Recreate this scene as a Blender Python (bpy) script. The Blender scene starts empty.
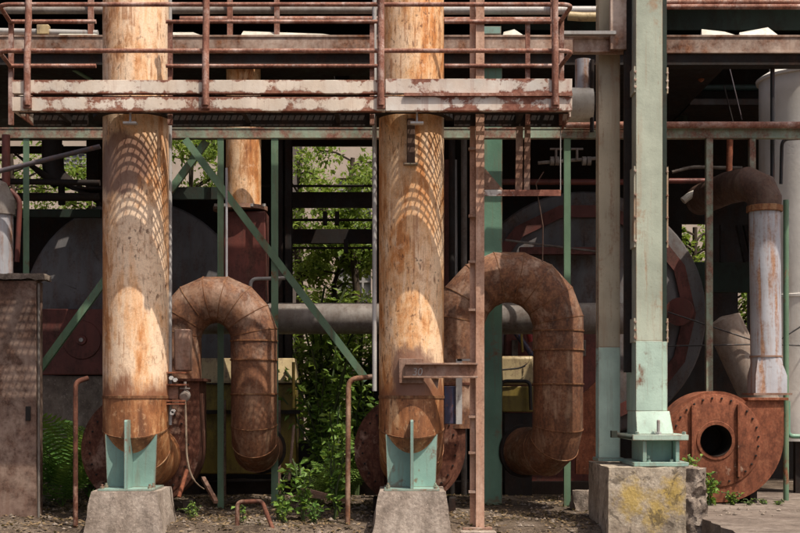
import bpy, math, random
import numpy as np
from mathutils import Vector, noise

random.seed(11)
rng = np.random.default_rng(5)
S = bpy.context.scene
COL = S.collection

# ------------------------------------------------------------------ measuring
# camera stands 16 m in front of the walkway edge (Y = 0) at eye height 1.85 m
EYE, D, F, CX, HZ = 1.85, 16.0, 1280.0, 400.0, 399.0
def X(px, Y): return (px - CX) * (D + Y) / F
def Z(py, Y): return EYE + (HZ - py) * (D + Y) / F
def P(px, py, Y): return Vector((X(px, Y), Y, Z(py, Y)))
def W(n, Y): return n * (D + Y) / F
UP = Vector((0, 0, 1))

# ------------------------------------------------------------------ materials
class NT:
    def __init__(s, name):
        s.m = bpy.data.materials.new(name); s.m.use_nodes = True
        s.t = s.m.node_tree; s.t.nodes.clear()
        s.out = s.t.nodes.new('ShaderNodeOutputMaterial')
        s.geo = s.t.nodes.new('ShaderNodeNewGeometry')
    def n(s, typ, **kw):
        nd = s.t.nodes.new(typ)
        for k, v in kw.items(): setattr(nd, k, v)
        return nd
    def l(s, a, b): s.t.links.new(a, b)
    def mapped(s, sc, off=(0, 0, 0)):
        mp = s.n('ShaderNodeMapping'); mp.inputs['Scale'].default_value = sc
        mp.inputs['Location'].default_value = off
        s.l(s.geo.outputs['Position'], mp.inputs['Vector']); return mp.outputs[0]
    def noise(s, scale, detail=6, rough=.6, vec=None, dist=0):
        nd = s.n('ShaderNodeTexNoise'); nd.inputs['Scale'].default_value = scale
        nd.inputs['Detail'].default_value = detail; nd.inputs['Roughness'].default_value = rough
        nd.inputs['Distortion'].default_value = dist
        s.l(vec if vec else s.geo.outputs['Position'], nd.inputs['Vector']); return nd.outputs[0]
    def ramp(s, fac, stops):
        nd = s.n('ShaderNodeValToRGB'); r = nd.color_ramp
        while len(r.elements) < len(stops): r.elements.new(.5)
        for e, (p, c) in zip(r.elements, stops):
            e.position = p
            e.color = (c, c, c, 1) if isinstance(c, (int, float)) else (*c, 1)
        s.l(fac, nd.inputs[0]); return nd.outputs[0]
    def mix(s, fac, a, b, mode='MIX'):
        nd = s.n('ShaderNodeMix', data_type='RGBA', blend_type=mode)
        for sock, v in ((nd.inputs[0], fac), (nd.inputs[6], a), (nd.inputs[7], b)):
            if isinstance(v, (int, float)): sock.default_value = v
            elif isinstance(v, tuple): sock.default_value = (*v, 1)
            else: s.l(v, sock)
        return nd.outputs[2]
    def math(s, op, a, b=0.0):
        nd = s.n('ShaderNodeMath', operation=op)
        for i, v in enumerate((a, b)):
            if isinstance(v, (int, float)): nd.inputs[i].default_value = v
            else: s.l(v, nd.inputs[i])
        return nd.outputs[0]
    def finish(s, color, rough=.7, bump=None, bstr=.3, bdist=.01, metal=0.0, spec=.35):
        b = s.n('ShaderNodeBsdfPrincipled')
        for sock, v in ((b.inputs['Base Color'], color), (b.inputs['Roughness'], rough), (b.inputs['Metallic'], metal)):
            if isinstance(v, (int, float)): sock.default_value = v
            elif isinstance(v, tuple): sock.default_value = (*v, 1)
            else: s.l(v, sock)
        b.inputs['Specular IOR Level'].default_value = spec
        if bump is not None:
            bp = s.n('ShaderNodeBump'); bp.inputs['Strength'].default_value = bstr
            bp.inputs['Distance'].default_value = bdist
            s.l(bump, bp.inputs['Height']); s.l(bp.outputs[0], b.inputs['Normal'])
        s.l(b.outputs[0], s.out.inputs[0]); return s.m

def weathered(name, paint, paint2, rust, cover=.5, scale=2.0, streak=.12, speck=.35, rough=.62, soft=.04, spec=.3, off=(0, 0, 0), sw=.5, bstr=.35, edges=None, wear=False):
    """old paint peeling off rusty steel: paint colours, three rust colours, share of rust (cover)"""
    t = NT(name)
    pos = t.mapped((1, 1, 1), off)
    sv = t.mapped((1, 1, streak), off)
    a = t.noise(scale * 4.5, 6, .65, sv)
    b = t.noise(scale, 9, .66, pos, .3)
    c = t.noise(scale * 14, 5, .7, pos)
    rcol = t.ramp(a, [(.30, rust[0]), (.5, rust[1]), (.68, rust[2])])
    rcol = t.mix(t.ramp(c, [(.40, 0.0), (.62, .55)]), rcol, rust[0])
    pcol = t.mix(t.ramp(t.noise(scale * 1.7, 6, .6, sv), [(.35, 0.0), (.65, 1.0)]), paint, paint2)
    mk = t.math('ADD', t.math('MULTIPLY', a, sw), t.math('ADD', t.math('MULTIPLY', b, 1 - sw - .12), t.math('MULTIPLY', c, .12)))
    if edges:
        sep = t.n('ShaderNodeSeparateXYZ'); t.l(t.geo.outputs['Position'], sep.inputs[0])
        da = t.math('ABSOLUTE', t.math('SUBTRACT', sep.outputs[2], edges[0])); db = t.math('ABSOLUTE', t.math('SUBTRACT', sep.outputs[2], edges[1]))
        e_ = t.math('DIVIDE', t.math('MINIMUM', da, db), edges[2])
        mk = t.math('ADD', mk, t.ramp(e_, [(.45, 0.0), (1.0, edges[3])]))
    thr = .5 + (.5 - cover) * .42
    mask = t.ramp(mk, [(max(0, thr - soft), 0.0), (min(1, thr + soft), 1.0)])
    colr = t.mix(mask, pcol, rcol)
    d = t.noise(scale * 9, 3, .5, pos)
    sp = t.ramp(d, [(.66, 0.0), (.73, speck)])
    colr = t.mix(sp, colr, rust[0])
    grime = t.ramp(t.noise(scale * .55, 5, .6, pos), [(.35, .66), (.65, 1.0)])
    colr = t.mix(1.0, colr, grime, 'MULTIPLY')
    runs = t.noise(scale * 5.5, 5, .7, t.mapped((1, 1, .07), off))
    colr = t.mix(t.ramp(runs, [(.53, 0.0), (.70, .42)]), colr, rust[1])
    if wear:
        bv = t.n('ShaderNodeBevel', samples=4); bv.inputs[0].default_value = .022
        dt = t.n('ShaderNodeVectorMath', operation='DOT_PRODUCT'); t.l(bv.outputs[0], dt.inputs[0]); t.l(t.geo.outputs['Normal'], dt.inputs[1])
        ew = t.math('ADD', t.math('SUBTRACT', 1.0, dt.outputs['Value']), t.math('MULTIPLY', t.math('SUBTRACT', b, .5), .55))
        colr = t.mix(t.ramp(ew, [(.045, 0.0), (.10, .85)]), colr, rust[1])
    rg = t.mix(mask, (rough - .14,) * 3, (min(.95, rough + .22),) * 3)
    h = t.math('ADD', t.math('MULTIPLY', mask, -.35), t.math('MULTIPLY', c, .7))
    return t.finish(colr, rg, h, bstr, .012, 0, spec)

RUST = ((.050, .022, .014), (.19, .075, .038), (.36, .155, .075))
RUSTO = ((.10, .04, .018), (.36, .165, .070), (.58, .33, .16))
M = {}
XS = (X(121, .86),)
def column_mat(name, cream, tan, orange, brown, bal, off, band=None, stain=None):
    """old pipe coating: broad cream and orange bands, brown blotches, short dark runs and pits"""
    t = NT(name)
    wide = t.noise(3.2, 5, .6, t.mapped((1, 1, .17), off), .9); fine = t.noise(11, 5, .68, t.mapped((1, 1, .17), off), .9)
    blot = t.noise(1.5, 9, .7, t.mapped((1, 1, .55), off), .6); grain = t.noise(60, 3, .6)
    dash = t.noise(26, 3, .6, t.mapped((1, 1, .22), off)); spot = t.noise(13, 4, .6, t.mapped((1, 1, .75), off))
    v = t.math('ADD', t.math('MULTIPLY', wide, .42), t.math('ADD', t.math('MULTIPLY', fine, .16), t.math('MULTIPLY', blot, .42)))
    mid = tuple((o + b_) / 2 for o, b_ in zip(orange, brown))
    colr = t.ramp(v, [(bal - .085, cream), (bal - .02, tan), (bal + .03, orange), (bal + .085, mid), (bal + .15, brown)])
    # ragged brown blotches where the coating has gone
    bm = t.math('ADD', t.math('MULTIPLY', blot, .7), t.math('MULTIPLY', fine, .3))
    colr = t.mix(t.ramp(bm, [(.545, 0.0), (.60, .72)]), colr, mid)
    colr = t.mix(t.ramp(bm, [(.60, 0.0), (.66, .8)]), colr, brown)
    # thin drips that start and stop
    drip = t.noise(19, 3, .5, t.mapped((1, 1, .05), (off[0] + 2, 1, 0))); where = t.ramp(t.noise(2.2, 5, .65, t.mapped((1, 1, .8), (off[0], 9, 3))), [(.50, 0.0), (.58, 1.0)])
    colr = t.mix(t.math('MULTIPLY', t.ramp(drip, [(.54, 0.0), (.62, .7)]), where), colr, mid)
    mott = t.noise(9, 7, .72); colr = t.mix(t.ramp(mott, [(.52, 0.0), (.64, .5)]), colr, mid)
    colr = t.mix(t.ramp(mott, [(.34, .5), (.44, 0.0)]), colr, cream)
    gate = t.ramp(t.noise(1.3, 4, .6, t.mapped((1, 1, .6), (off[0] + 4, 2, 1))), [(.42, .15), (.60, 1.0)])
    colr = t.mix(t.math('MULTIPLY', t.ramp(dash, [(.57, 0.0), (.66, .85)]), gate), colr, tuple(x * .8 for x in brown))
    colr = t.mix(t.math('MULTIPLY', t.ramp(spot, [(.62, 0.0), (.665, .8)]), gate), colr, tuple(x * .5 for x in brown))
    colr = t.mix(t.ramp(fine, [(.32, .35), (.42, 0.0)]), colr, cream)
    colr = t.mix(t.ramp(grain, [(.35, .22), (.6, 0.0)]), colr, brown)
    sep = t.n('ShaderNodeSeparateXYZ'); t.l(t.geo.outputs['Position'], sep.inputs[0])
    if band:
        zz = t.math('ADD', sep.outputs[2], t.math('MULTIPLY', t.math('SUBTRACT', bm, .5), 1.5))
        mr = t.n('ShaderNodeMapRange'); t.l(zz, mr.inputs[0]); mr.inputs[1].default_value = band[0]; mr.inputs[2].default_value = band[1]
        mr.inputs[3].default_value = .92; mr.inputs[4].default_value = 0
        colr = t.mix(mr.outputs[0], colr, tuple(x * 1.1 for x in brown))
    if stain:
        d = t.n('ShaderNodeVectorMath', operation='DISTANCE'); t.l(t.geo.outputs['Position'], d.inputs[0]); d.inputs[1].default_value = stain[:3]
        mr = t.n('ShaderNodeMapRange'); t.l(t.math('ADD', d.outputs['Value'], t.math('MULTIPLY', t.math('SUBTRACT', bm, .5), 1.0)), mr.inputs[0])
        mr.inputs[1].default_value = stain[3] - .06; mr.inputs[2].default_value = stain[3] + .06; mr.inputs[3].default_value = .85; mr.inputs[4].default_value = 0
        colr = t.mix(mr.outputs[0], colr, (.20, .10, .07))
    h = t.math('ADD', t.math('MULTIPLY', spot, -.8), t.math('ADD', t.math('MULTIPLY', grain, .3), t.math('MULTIPLY', bm, -1.2)))
    return t.finish(colr, t.ramp(v, [(.4, .40), (.62, .75)]), h, .4, .012, 0, .45)
M['pipe_cream'] = column_mat('rust_streaked_cream_paint', (.94, .72, .51), (.88, .56, .32), (.66, .29, .10), (.20, .072, .03), .548, (0, 0, 0), (1.90, 2.15), (XS[0], .86, 4.95, .42))
M['pipe_orange'] = column_mat('orange_rust_streaked_paint', (.94, .69, .46), (.84, .50, .25), (.66, .27, .08), (.20, .07, .028), .518, (3.3, 7, 1), (1.95, 2.2), (.13, .80, 2.2, .31))
M['leg_rust'] = weathered('dull_brown_rust', (.50, .32, .20), (.38, .21, .12), ((.055, .023, .013), (.21, .085, .04), (.36, .165, .08)), .66, 1.9, .22, .4, .58, .07, .45, sw=.5)
M['pipe_foot'] = column_mat('brown_rust_with_pale_runs', (.74, .48, .27), (.50, .25, .11), (.34, .135, .05), (.10, .038, .017), .445, (1, 2, 5))
M['pipe_brown'] = weathered('brown_rust_with_pale_runs', (.52, .34, .18), (.40, .21, .09), ((.06, .024, .011), (.22, .090, .040), (.36, .17, .075)), .66, 1.8, .07, .4, .55, .07, sw=.7)
M['post_rust'] = weathered('pale_orange_rust', (.80, .56, .43), (.68, .43, .31), ((.16, .06, .035), (.48, .24, .145), (.64, .40, .28)), .5, 2.2, .15, .35, .6, .1)
M['duct_rust'] = weathered('dusty_rust', (.58, .45, .37), (.42, .28, .21), ((.085, .038, .024), (.27, .13, .08), (.42, .24, .16)), .6, 1.6, .25, .45, .66, .12)
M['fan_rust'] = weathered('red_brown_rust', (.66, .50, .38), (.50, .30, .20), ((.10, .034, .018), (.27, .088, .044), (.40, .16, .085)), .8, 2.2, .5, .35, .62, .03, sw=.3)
M['rail'] = weathered('flaking_red_brown_paint', (.66, .52, .46), (.58, .38, .31), ((.11, .04, .026), (.33, .145, .10), (.52, .29, .21)), .64, 3.2, .3, .4, .6, .06, sw=.3)
M['fascia'] = weathered('flaking_white_paint', (.82, .74, .64), (.74, .62, .50), ((.15, .055, .036), (.30, .125, .082), (.46, .24, .16)), .36, 1.9, .8, .35, .55, .022, sw=.22, edges=(Z(86.7, 0), Z(104, 0), .088, .09))
M['fascia_red'] = weathered('white_paint_mostly_flaked', (.80, .76, .70), (.74, .62, .52), ((.14, .050, .034), (.30, .115, .078), (.46, .23, .16)), .42, 1.7, .8, .35, .58, .02, sw=.2, off=(5, 1, 0), edges=(Z(86.7, 0), Z(104, 0), .088, .06))
M['beam'] = weathered('pale_rusty_beam_paint', (.62, .50, .42), (.52, .38, .30), RUST, .5, 1.6, .7, .35, .62, .09, sw=.25)
M['green'] = weathered('faded_green_paint', (.17, .28, .18), (.13, .22, .14), RUST, .26, 2.3, .3, .3, .5, .03, sw=.35)
M['greenrust'] = weathered('green_paint_going_to_rust', (.36, .42, .32), (.26, .34, .25), ((.11, .045, .03), (.28, .14, .10), (.44, .27, .2)), .5, 2.6, .6, .35, .58, .06, sw=.3)
M['palemint'] = weathered('very_pale_mint_paint', (.52, .68, .58), (.45, .60, .51), RUST, .24, 2.3, .3, .15, .45, .03, sw=.35, wear=True)
M['mint'] = weathered('pale_mint_paint', (.30, .46, .40), (.25, .40, .35), RUST, .24, 2.3, .3, .1, .45, .03, sw=.35, wear=True)
M['mintdark'] = weathered('mid_green_gloss_paint', (.17, .32, .23), (.14, .28, .20), RUST, .10, 2.0, .3, .2, .42, .03, wear=True)
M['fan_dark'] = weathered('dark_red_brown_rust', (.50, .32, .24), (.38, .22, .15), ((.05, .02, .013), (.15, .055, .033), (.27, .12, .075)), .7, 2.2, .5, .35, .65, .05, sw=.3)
M['greypaint'] = weathered('weathered_grey_green_paint', (.54, .59, .48), (.46, .51, .41), ((.16, .09, .05), (.36, .23, .14), (.48, .35, .23)), .24, 2.2, .12, .2, .5, .05, sw=.6, wear=True)
M['creampaint'] = weathered('weathered_cream_paint', (.58, .52, .38), (.52, .45, .32), ((.15, .07, .04), (.34, .19, .11), (.46, .3, .2)), .32, 2.0, .12, .25, .55, .05, sw=.6, wear=True)
M['tank'] = weathered('white_tank_paint', (.92, .90, .84), (.86, .84, .78), ((.3, .22, .16), (.5, .4, .3), (.6, .5, .4)), .08, 1.1, .1, .1, .5, .05, sw=.6)
M['bluegrey'] = weathered('blue_grey_paint_rust_stained', (.52, .53, .56), (.43, .44, .48), ((.14, .06, .035), (.36, .18, .10), (.52, .32, .21)), .40, 2.0, .10, .35, .5, .05, sw=.65)
M['drum'] = weathered('dusty_grey_steel', (.185, .18, .182), (.13, .128, .13), ((.06, .035, .028), (.13, .08, .065), (.21, .165, .145)), .38, 1.5, .3, .5, .65, .07)
M['redmach'] = weathered('dark_red_machine_paint', (.18, .055, .042), (.13, .042, .034), ((.04, .018, .014), (.08, .035, .028), (.15, .07, .055)), .4, 2, .4, .3, .6, .06)
M['dark'] = weathered('near_black_steel', (.026, .022, .020), (.020, .018, .017), ((.012, .009, .008), (.030, .018, .013), (.055, .030, .022)), .5, 1.5, .4, .3, .75, .1)  # near-black base, the darkness of the shed interior put into the colour
M['darkgreen'] = weathered('dark_green_steel', (.030, .050, .036), (.024, .038, .028), ((.015, .012, .010), (.03, .022, .016), (.05, .034, .025)), .35, 1.5, .4, .3, .7, .1)  # very dark green base colour with dark rust
M['greypipe'] = weathered('dusty_grey_pipe', (.30, .275, .25), (.22, .20, .18), ((.06, .04, .03), (.13, .09, .07), (.24, .19, .16)), .4, 1.8, .5, .35, .72, .1)
M['palesteel'] = weathered('pale_galvanised_steel', (.50, .49, .47), (.42, .41, .40), RUST, .2, 3, .2, .3, .45, .05)
M['yellow'] = weathered('oily_yellow_paint', (.34, .25, .05), (.24, .18, .045), ((.04, .03, .015), (.12, .08, .03), (.2, .14, .05)), .35, 2.3, .4, .4, .5, .08)
M['beige'] = weathered('grubby_beige_sheet', (.60, .48, .27), (.48, .37, .20), ((.10, .07, .04), (.25, .17, .1), (.4, .3, .2)), .38, 2.4, .4, .35, .55, .05)
M['cabinet'] = weathered('rusty_cabinet_paint', (.38, .28, .22), (.28, .19, .15), ((.05, .028, .02), (.15, .08, .055), (.27, .17, .125)), .52, 1.7, .7, .4, .6, .06, sw=.2)
M['blue'] = weathered('blue_enamel', (.06, .07, .14), (.05, .055, .10), RUST, .3, 3, .5, .2, .45)
M['redbits'] = weathered('bright_red_enamel', (.34, .03, .035), (.26, .03, .03), RUST, .1, 3, .5, .2, .45)
M['whitebits'] = weathered('grubby_white_enamel', (.70, .68, .60), (.6, .57, .48), RUST, .1, 3, .5, .2, .5)
M['dustyduct'] = weathered('dusty_pale_duct', (.46, .40, .35), (.36, .30, .25), ((.10, .06, .04), (.22, .14, .10), (.34, .25, .19)), .45, 1.6, .4, .3, .7, .12)
M['bend_rust'] = weathered('sooty_satin_rust', (.58, .41, .30), (.40, .24, .15), ((.05, .022, .013), (.21, .088, .043), (.37, .18, .09)), .62, 2.0, .45, .5, .58, .07, .5, sw=.3)
M['hose'] = weathered('dirty_rubber', (.36, .28, .20), (.28, .21, .15), ((.06, .04, .03), (.14, .1, .07), (.2, .15, .11)), .4, 5, .4, .3, .6)
M['slate_shaded'] = weathered('shaded_slate_grey', (.13, .115, .13), (.10, .09, .10), RUST, .25, 3, .5, .2, .6)  # kept dark: shade on the high diagonal pipe put into the base colour
M['black'] = weathered('black_pipe_paint', (.022, .022, .024), (.03, .028, .028), RUST, .1, 3, .5, .1, .5)

def concrete(name, c1, c2, c3, moss=None, scale=2.2, holes=.5):
    t = NT(name)
    a = t.noise(scale, 9, .65); b = t.noise(scale * 9, 6, .7); v = t.n('ShaderNodeTexVoronoi')
    v.inputs['Scale'].default_value = scale * 11; t.l(t.geo.outputs['Position'], v.inputs['Vector'])
    colr = t.ramp(a, [(.32, c1), (.5, c2), (.68, c3)])
    colr = t.mix(t.ramp(b, [(.34, .5), (.56, 0.0)]), colr, tuple(x * .5 for x in c1))
    colr = t.mix(t.ramp(t.noise(scale * 2.4, 6, .7, t.mapped((1, 1, .35), (5, 2, 0))), [(.48, 0.0), (.66, .6)]), colr, tuple(x * .5 for x in c1))
    colr = t.mix(t.ramp(t.noise(scale * 22, 3, .6), [(.62, 0.0), (.7, .5)]), colr, tuple(min(.8, x * 1.6) for x in c3))
    crack = t.n('ShaderNodeTexVoronoi', feature='DISTANCE_TO_EDGE'); crack.inputs['Scale'].default_value = scale * .9
    wv = t.n('ShaderNodeMixRGB') if False else None
    dv = t.n('ShaderNodeVectorMath', operation='ADD')
    nn = t.n('ShaderNodeTexNoise'); nn.inputs['Scale'].default_value = 5; nn.inputs['Detail'].default_value = 5
    t.l(t.geo.outputs['Position'], nn.inputs['Vector'])
    t.l(t.geo.outputs['Position'], dv.inputs[0]); t.l(nn.outputs[1], dv.inputs[1]); t.l(dv.outputs[0], crack.inputs['Vector'])
    ck = t.ramp(crack.outputs[0], [(.0, .8), (.012, 0.0)])
    colr = t.mix(t.math('MULTIPLY', ck, holes), colr, tuple(x * .2 for x in c1))
    if moss:
        for cpt in (P(631, 498, .18), P(675, 494, .18), P(655, 512, .18)):
            dd = t.n('ShaderNodeVectorMath', operation='DISTANCE'); t.l(t.mapped((1, 1, .62), (0, 0, cpt.z * .38)), dd.inputs[0]); dd.inputs[1].default_value = cpt
            mr = t.n('ShaderNodeMapRange'); t.l(t.math('ADD', dd.outputs['Value'], t.math('MULTIPLY', t.math('SUBTRACT', t.noise(9, 7, .7), .5), .45)), mr.inputs[0])
            mr.inputs[1].default_value = .06; mr.inputs[2].default_value = .20; mr.inputs[3].default_value = .75; mr.inputs[4].default_value = 0
            colr = t.mix(mr.outputs[0], colr, moss)
        hi = t.ramp(t.noise(3.2, 7, .7, t.mapped((1, 1, .8), (7, 0, 0)), .8), [(.56, 0.0), (.60, .7)])
        colr = t.mix(hi, colr, tuple(x * .33 for x in c1))
    h = t.math('ADD', t.math('MULTIPLY', b, .8), t.math('MULTIPLY', v.outputs[0], .3))
    return t.finish(colr, .9, h, .55, .02, 0, .2)
M['pedestal'] = concrete('stained_concrete', (.22, .175, .14), (.36, .30, .25), (.48, .415, .355))
M['block'] = concrete('crumbling_concrete', (.28, .225, .17), (.46, .39, .30), (.60, .53, .43), moss=(.46, .32, .07))
M['rubble'] = concrete('exposed_aggregate', (.13, .105, .085), (.26, .21, .17), (.42, .36, .30), scale=5)
M['slab'] = concrete('worn_concrete_floor', (.13, .10, .082), (.21, .17, .14), (.28, .235, .20), scale=1.3, holes=.35)

def ground_mat():
    t = NT('dirt_and_litter')
    a = t.noise(1.3, 9, .68); b = t.noise(14, 7, .7); c = t.noise(55, 4, .6)
    colr = t.ramp(a, [(.34, (.045, .033, .024)), (.5, (.12, .092, .070)), (.66, (.24, .195, .155))])
    colr = t.mix(t.ramp(b, [(.52, 0.0), (.66, .75)]), colr, (.26, .20, .14))
    colr = t.mix(t.ramp(c, [(.36, .7), (.55, 0.0)]), colr, (.018, .013, .010))
    return t.finish(colr, .95, t.math('ADD', b, t.math('MULTIPLY', c, .5)), .7, .03, 0, .1)
M['ground'] = ground_mat()
M['elbowbrown'] = weathered('dark_brown_elbow', (.16, .10, .07), (.11, .07, .05), ((.03, .016, .012), (.08, .04, .028), (.16, .09, .06)), .6, 2, .3, .3, .6, .1)
M['darkwall'] = weathered('dirty_brown_wall', (.07, .05, .04), (.05, .036, .03), ((.02, .014, .01), (.05, .03, .022), (.09, .06, .045)), .5, 2, .3, .3, .85, .1)
M['stem'] = weathered('green_stem', (.06, .10, .03), (.07, .09, .035), ((.05, .04, .02), (.08, .06, .03), (.1, .09, .05)), .3, 4, .3, .1, .7)

def leaf_mat(name, dark, mid, light, trans=.4, clump=3.0):
    t = NT(name)
    cl = t.noise(clump, 3, .5); lf = t.noise(38, 2, .5)
    v = t.math('ADD', t.math('MULTIPLY', cl, .45), t.math('MULTIPLY', lf, .55))
    colr = t.ramp(v, [(.36, dark), (.5, mid), (.64, light)])
    b = t.n('ShaderNodeBsdfPrincipled'); b.inputs['Roughness'].default_value = .5; b.inputs['Specular IOR Level'].default_value = .35
    t.l(colr, b.inputs['Base Color'])
    tr = t.n('ShaderNodeBsdfTranslucent'); t.l(t.mix(.5, colr, (.25, .30, .03)), tr.inputs[0])
    ms = t.n('ShaderNodeMixShader'); ms.inputs[0].default_value = trans
    t.l(b.outputs[0], ms.inputs[1]); t.l(tr.outputs[0], ms.inputs[2]); t.l(ms.outputs[0], t.out.inputs[0])
    return t.m
M['leaf'] = leaf_mat('fresh_leaves', (.07, .16, .025), (.20, .36, .07), (.38, .52, .14), .5)
M['leaf_far'] = leaf_mat('sunlit_tree_leaves', (.06, .12, .015), (.19, .30, .05), (.38, .46, .12), .5, 1.2)
M['fern'] = leaf_mat('dark_fern_green', (.05, .13, .025), (.12, .27, .055), (.24, .40, .10), .48)
M['bark'] = weathered('bark', (.09, .065, .045), (.07, .05, .035), ((.02, .015, .01), (.05, .035, .025), (.1, .075, .05)), .5, 4, .2, .3, .9)
M['dead'] = leaf_mat('dry_leaf_litter', (.06, .038, .020), (.17, .115, .06), (.36, .27, .17), .1, 5)

def facade_mat():
    t = NT('beige_render')
    colr = t.ramp(t.noise(.8, 7, .6), [(.35, (.36, .29, .235)), (.65, (.50, .42, .35))])
    return t.finish(colr, .9, t.noise(20, 3), .2)
M['facade'] = facade_mat()
t = NT('dull_window_glass'); M['glass'] = t.finish(t.ramp(t.noise(1.5, 3), [(.4, (.22, .22, .22)), (.6, (.34, .34, .33))]), .15, None, spec=.5)
M['winframe'] = weathered('window_bar_paint', (.36, .35, .33), (.32, .31, .29), RUST, .1)

# ------------------------------------------------------------------ mesh building
class MB:
    def __init__(s): s.v = []; s.f = []
    def add(s, vs, fs):
        o = len(s.v); s.v += [tuple(v) for v in vs]; s.f += [tuple(i + o for i in f) for f in fs]; return s
    def box(s, x0, x1, y0, y1, z0, z1):
        return s.add([(x0, y0, z0), (x1, y0, z0), (x1, y1, z0), (x0, y1, z0), (x0, y0, z1), (x1, y0, z1), (x1, y1, z1), (x0, y1, z1)],
                     [(0, 3, 2, 1), (4, 5, 6, 7), (0, 1, 5, 4), (1, 2, 6, 5), (2, 3, 7, 6), (3, 0, 4, 7)])
    def bar(s, p, q, w, h, up=UP):
        p, q = Vector(p), Vector(q); d = (q - p).normalized()
        a = d.cross(up)
        a = a.normalized() if a.length > 1e-4 else Vector((1, 0, 0))
        b = a.cross(d).normalized(); a *= w / 2; b *= h / 2
        vs = [p - a - b, p + a - b, p + a + b, p - a + b, q - a - b, q + a - b, q + a + b, q - a + b]
        return s.add(vs, [(0, 1, 2, 3), (7, 6, 5, 4), (0, 4, 5, 1), (1, 5, 6, 2), (2, 6, 7, 3), (3, 7, 4, 0)])
    def tube(s, pts, r, seg=14, caps=True):
        """mitred tube through points"""
        pts = [Vector(p) for p in pts]; n = len(pts)
        dirs = [(pts[i + 1] - pts[i]).normalized() for i in range(n - 1)]
        d0 = dirs[0]; ref = UP if abs(d0.z) < .9 else Vector((1, 0, 0))
        u = d0.cross(ref).normalized(); w = d0.cross(u)
        ring = [pts[0] + u * (r * math.cos(2 * math.pi * k / seg)) + w * (r * math.sin(2 * math.pi * k / seg)) for k in range(seg)]
        vs = list(ring)
        for i in range(1, n):
            d = dirs[i - 1]
            nrm = (d + dirs[i]).normalized() if i < n - 1 else d
            den = max(.2, nrm.dot(d))
            ring = [p + d * ((pts[i] - p).dot(nrm) / den) for p in ring]
            vs += ring
        fs = [(i * seg + k, i * seg + (k + 1) % seg, (i + 1) * seg + (k + 1) % seg, (i + 1) * seg + k) for i in range(n - 1) for k in range(seg)]
        if caps: fs += [tuple(range(seg - 1, -1, -1)), tuple((n - 1) * seg + k for k in range(seg))]
        return s.add(vs, fs)
    def lathe(s, prof, o, axis=UP, seg=40):
        o = Vector(o); axis = Vector(axis).normalized(); ref = UP if abs(axis.z) < .9 else Vector((1, 0, 0))
        u = axis.cross(ref).normalized(); w = axis.cross(u); vs = []
        for r, h in prof:
            for k in range(seg):
                a = 2 * math.pi * k / seg; vs.append(o + axis * h + u * (r * math.cos(a)) + w * (r * math.sin(a)))
        fs = [(i * seg + k, i * seg + (k + 1) % seg, (i + 1) * seg + (k + 1) % seg, (i + 1) * seg + k) for i in range(len(prof) - 1) for k in range(seg)]
        if prof[0][0] > 0: fs.append(tuple(range(seg - 1, -1, -1)))
        if prof[-1][0] > 0: fs.append(tuple((len(prof) - 1) * seg + k for k in range(seg)))
        return s.add(vs, fs)
    def prism(s, poly, y0, y1):
        """polygon in x-z pushed through y"""
        n = len(poly); vs = [(x, y0, z) for x, z in poly] + [(x, y1, z) for x, z in poly]
        return s.add(vs, [tuple(range(n)), tuple(range(2 * n - 1, n - 1, -1))] + [(k, n + k, n + (k + 1) % n, (k + 1) % n) for k in range(n)])
    def prism_x(s, poly, x0, x1):
        """polygon in y-z pushed through x"""
        n = len(poly); vs = [(x0, y, z) for y, z in poly] + [(x1, y, z) for y, z in poly]
        return s.add(vs, [tuple(range(n)), tuple(range(2 * n - 1, n - 1, -1))] + [(k, n + k, n + (k + 1) % n, (k + 1) % n) for k in range(n)])
    def hcol(s, x, y, z0, z1, w, d, tf=.02, tw=.014):
        s.box(x - w / 2, x + w / 2, y - d / 2, y - d / 2 + tf, z0, z1)
        s.box(x - w / 2, x + w / 2, y + d / 2 - tf, y + d / 2, z0, z1)
        return s.box(x - tw / 2, x + tw / 2, y - d / 2 + tf + .001, y + d / 2 - tf - .001, z0, z1)
    def ibeam(s, x0, x1, y, z0, z1, w, tf=.025, tw=.02):
        s.box(x0, x1, y, y + w, z1 - tf, z1); s.box(x0, x1, y, y + w, z0, z0 + tf)
        return s.box(x0, x1, y + w / 2 - tw / 2, y + w / 2 + tw / 2, z0 + tf + .001, z1 - tf - .001)

ORG = {}
def _props(o, label=None, cat=None, group=None, kind=None):
    if label: o['label'] = label
    if cat: o['category'] = cat
    if group: o['group'] = group
    if kind: o['kind'] = kind
def thing(name, label, cat, loc, group=None):
    o = bpy.data.objects.new(name, None); COL.objects.link(o); o.location = loc
    o.empty_display_size = .1; ORG[o] = Vector(loc); _props(o, label, cat, group); return o
def part(name, mb, mat, parent=None, label=None, cat=None, group=None, kind=None, smooth=16, bevel=0):
    v = np.array(mb.v, dtype=float)
    if parent is not None: org = ORG[parent]
    else: org = Vector(((v[:, 0].min() + v[:, 0].max()) / 2, (v[:, 1].min() + v[:, 1].max()) / 2, v[:, 2].min()))
    if kind == 'structure': org = Vector((0, 0, 0))
    v = v - np.array(org)
    me = bpy.data.meshes.new(name); me.from_pydata(v.tolist(), [], mb.f); me.update()
    me.materials.append(M[mat] if isinstance(mat, str) else mat)
    if smooth:
        me.polygons.foreach_set('use_smooth', [True] * len(me.polygons)); me.set_sharp_from_angle(angle=math.radians(smooth))
    o = bpy.data.objects.new(name, me); COL.objects.link(o)
    if parent is not None: o.parent = parent; ORG[o] = org
    else: o.location = org; ORG[o] = org
    if bevel:
        b = o.modifiers.new('bevel', 'BEVEL'); b.width = bevel; b.segments = 2; b.limit_method = 'ANGLE'
    _props(o, label, cat, group, kind); return o

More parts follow.
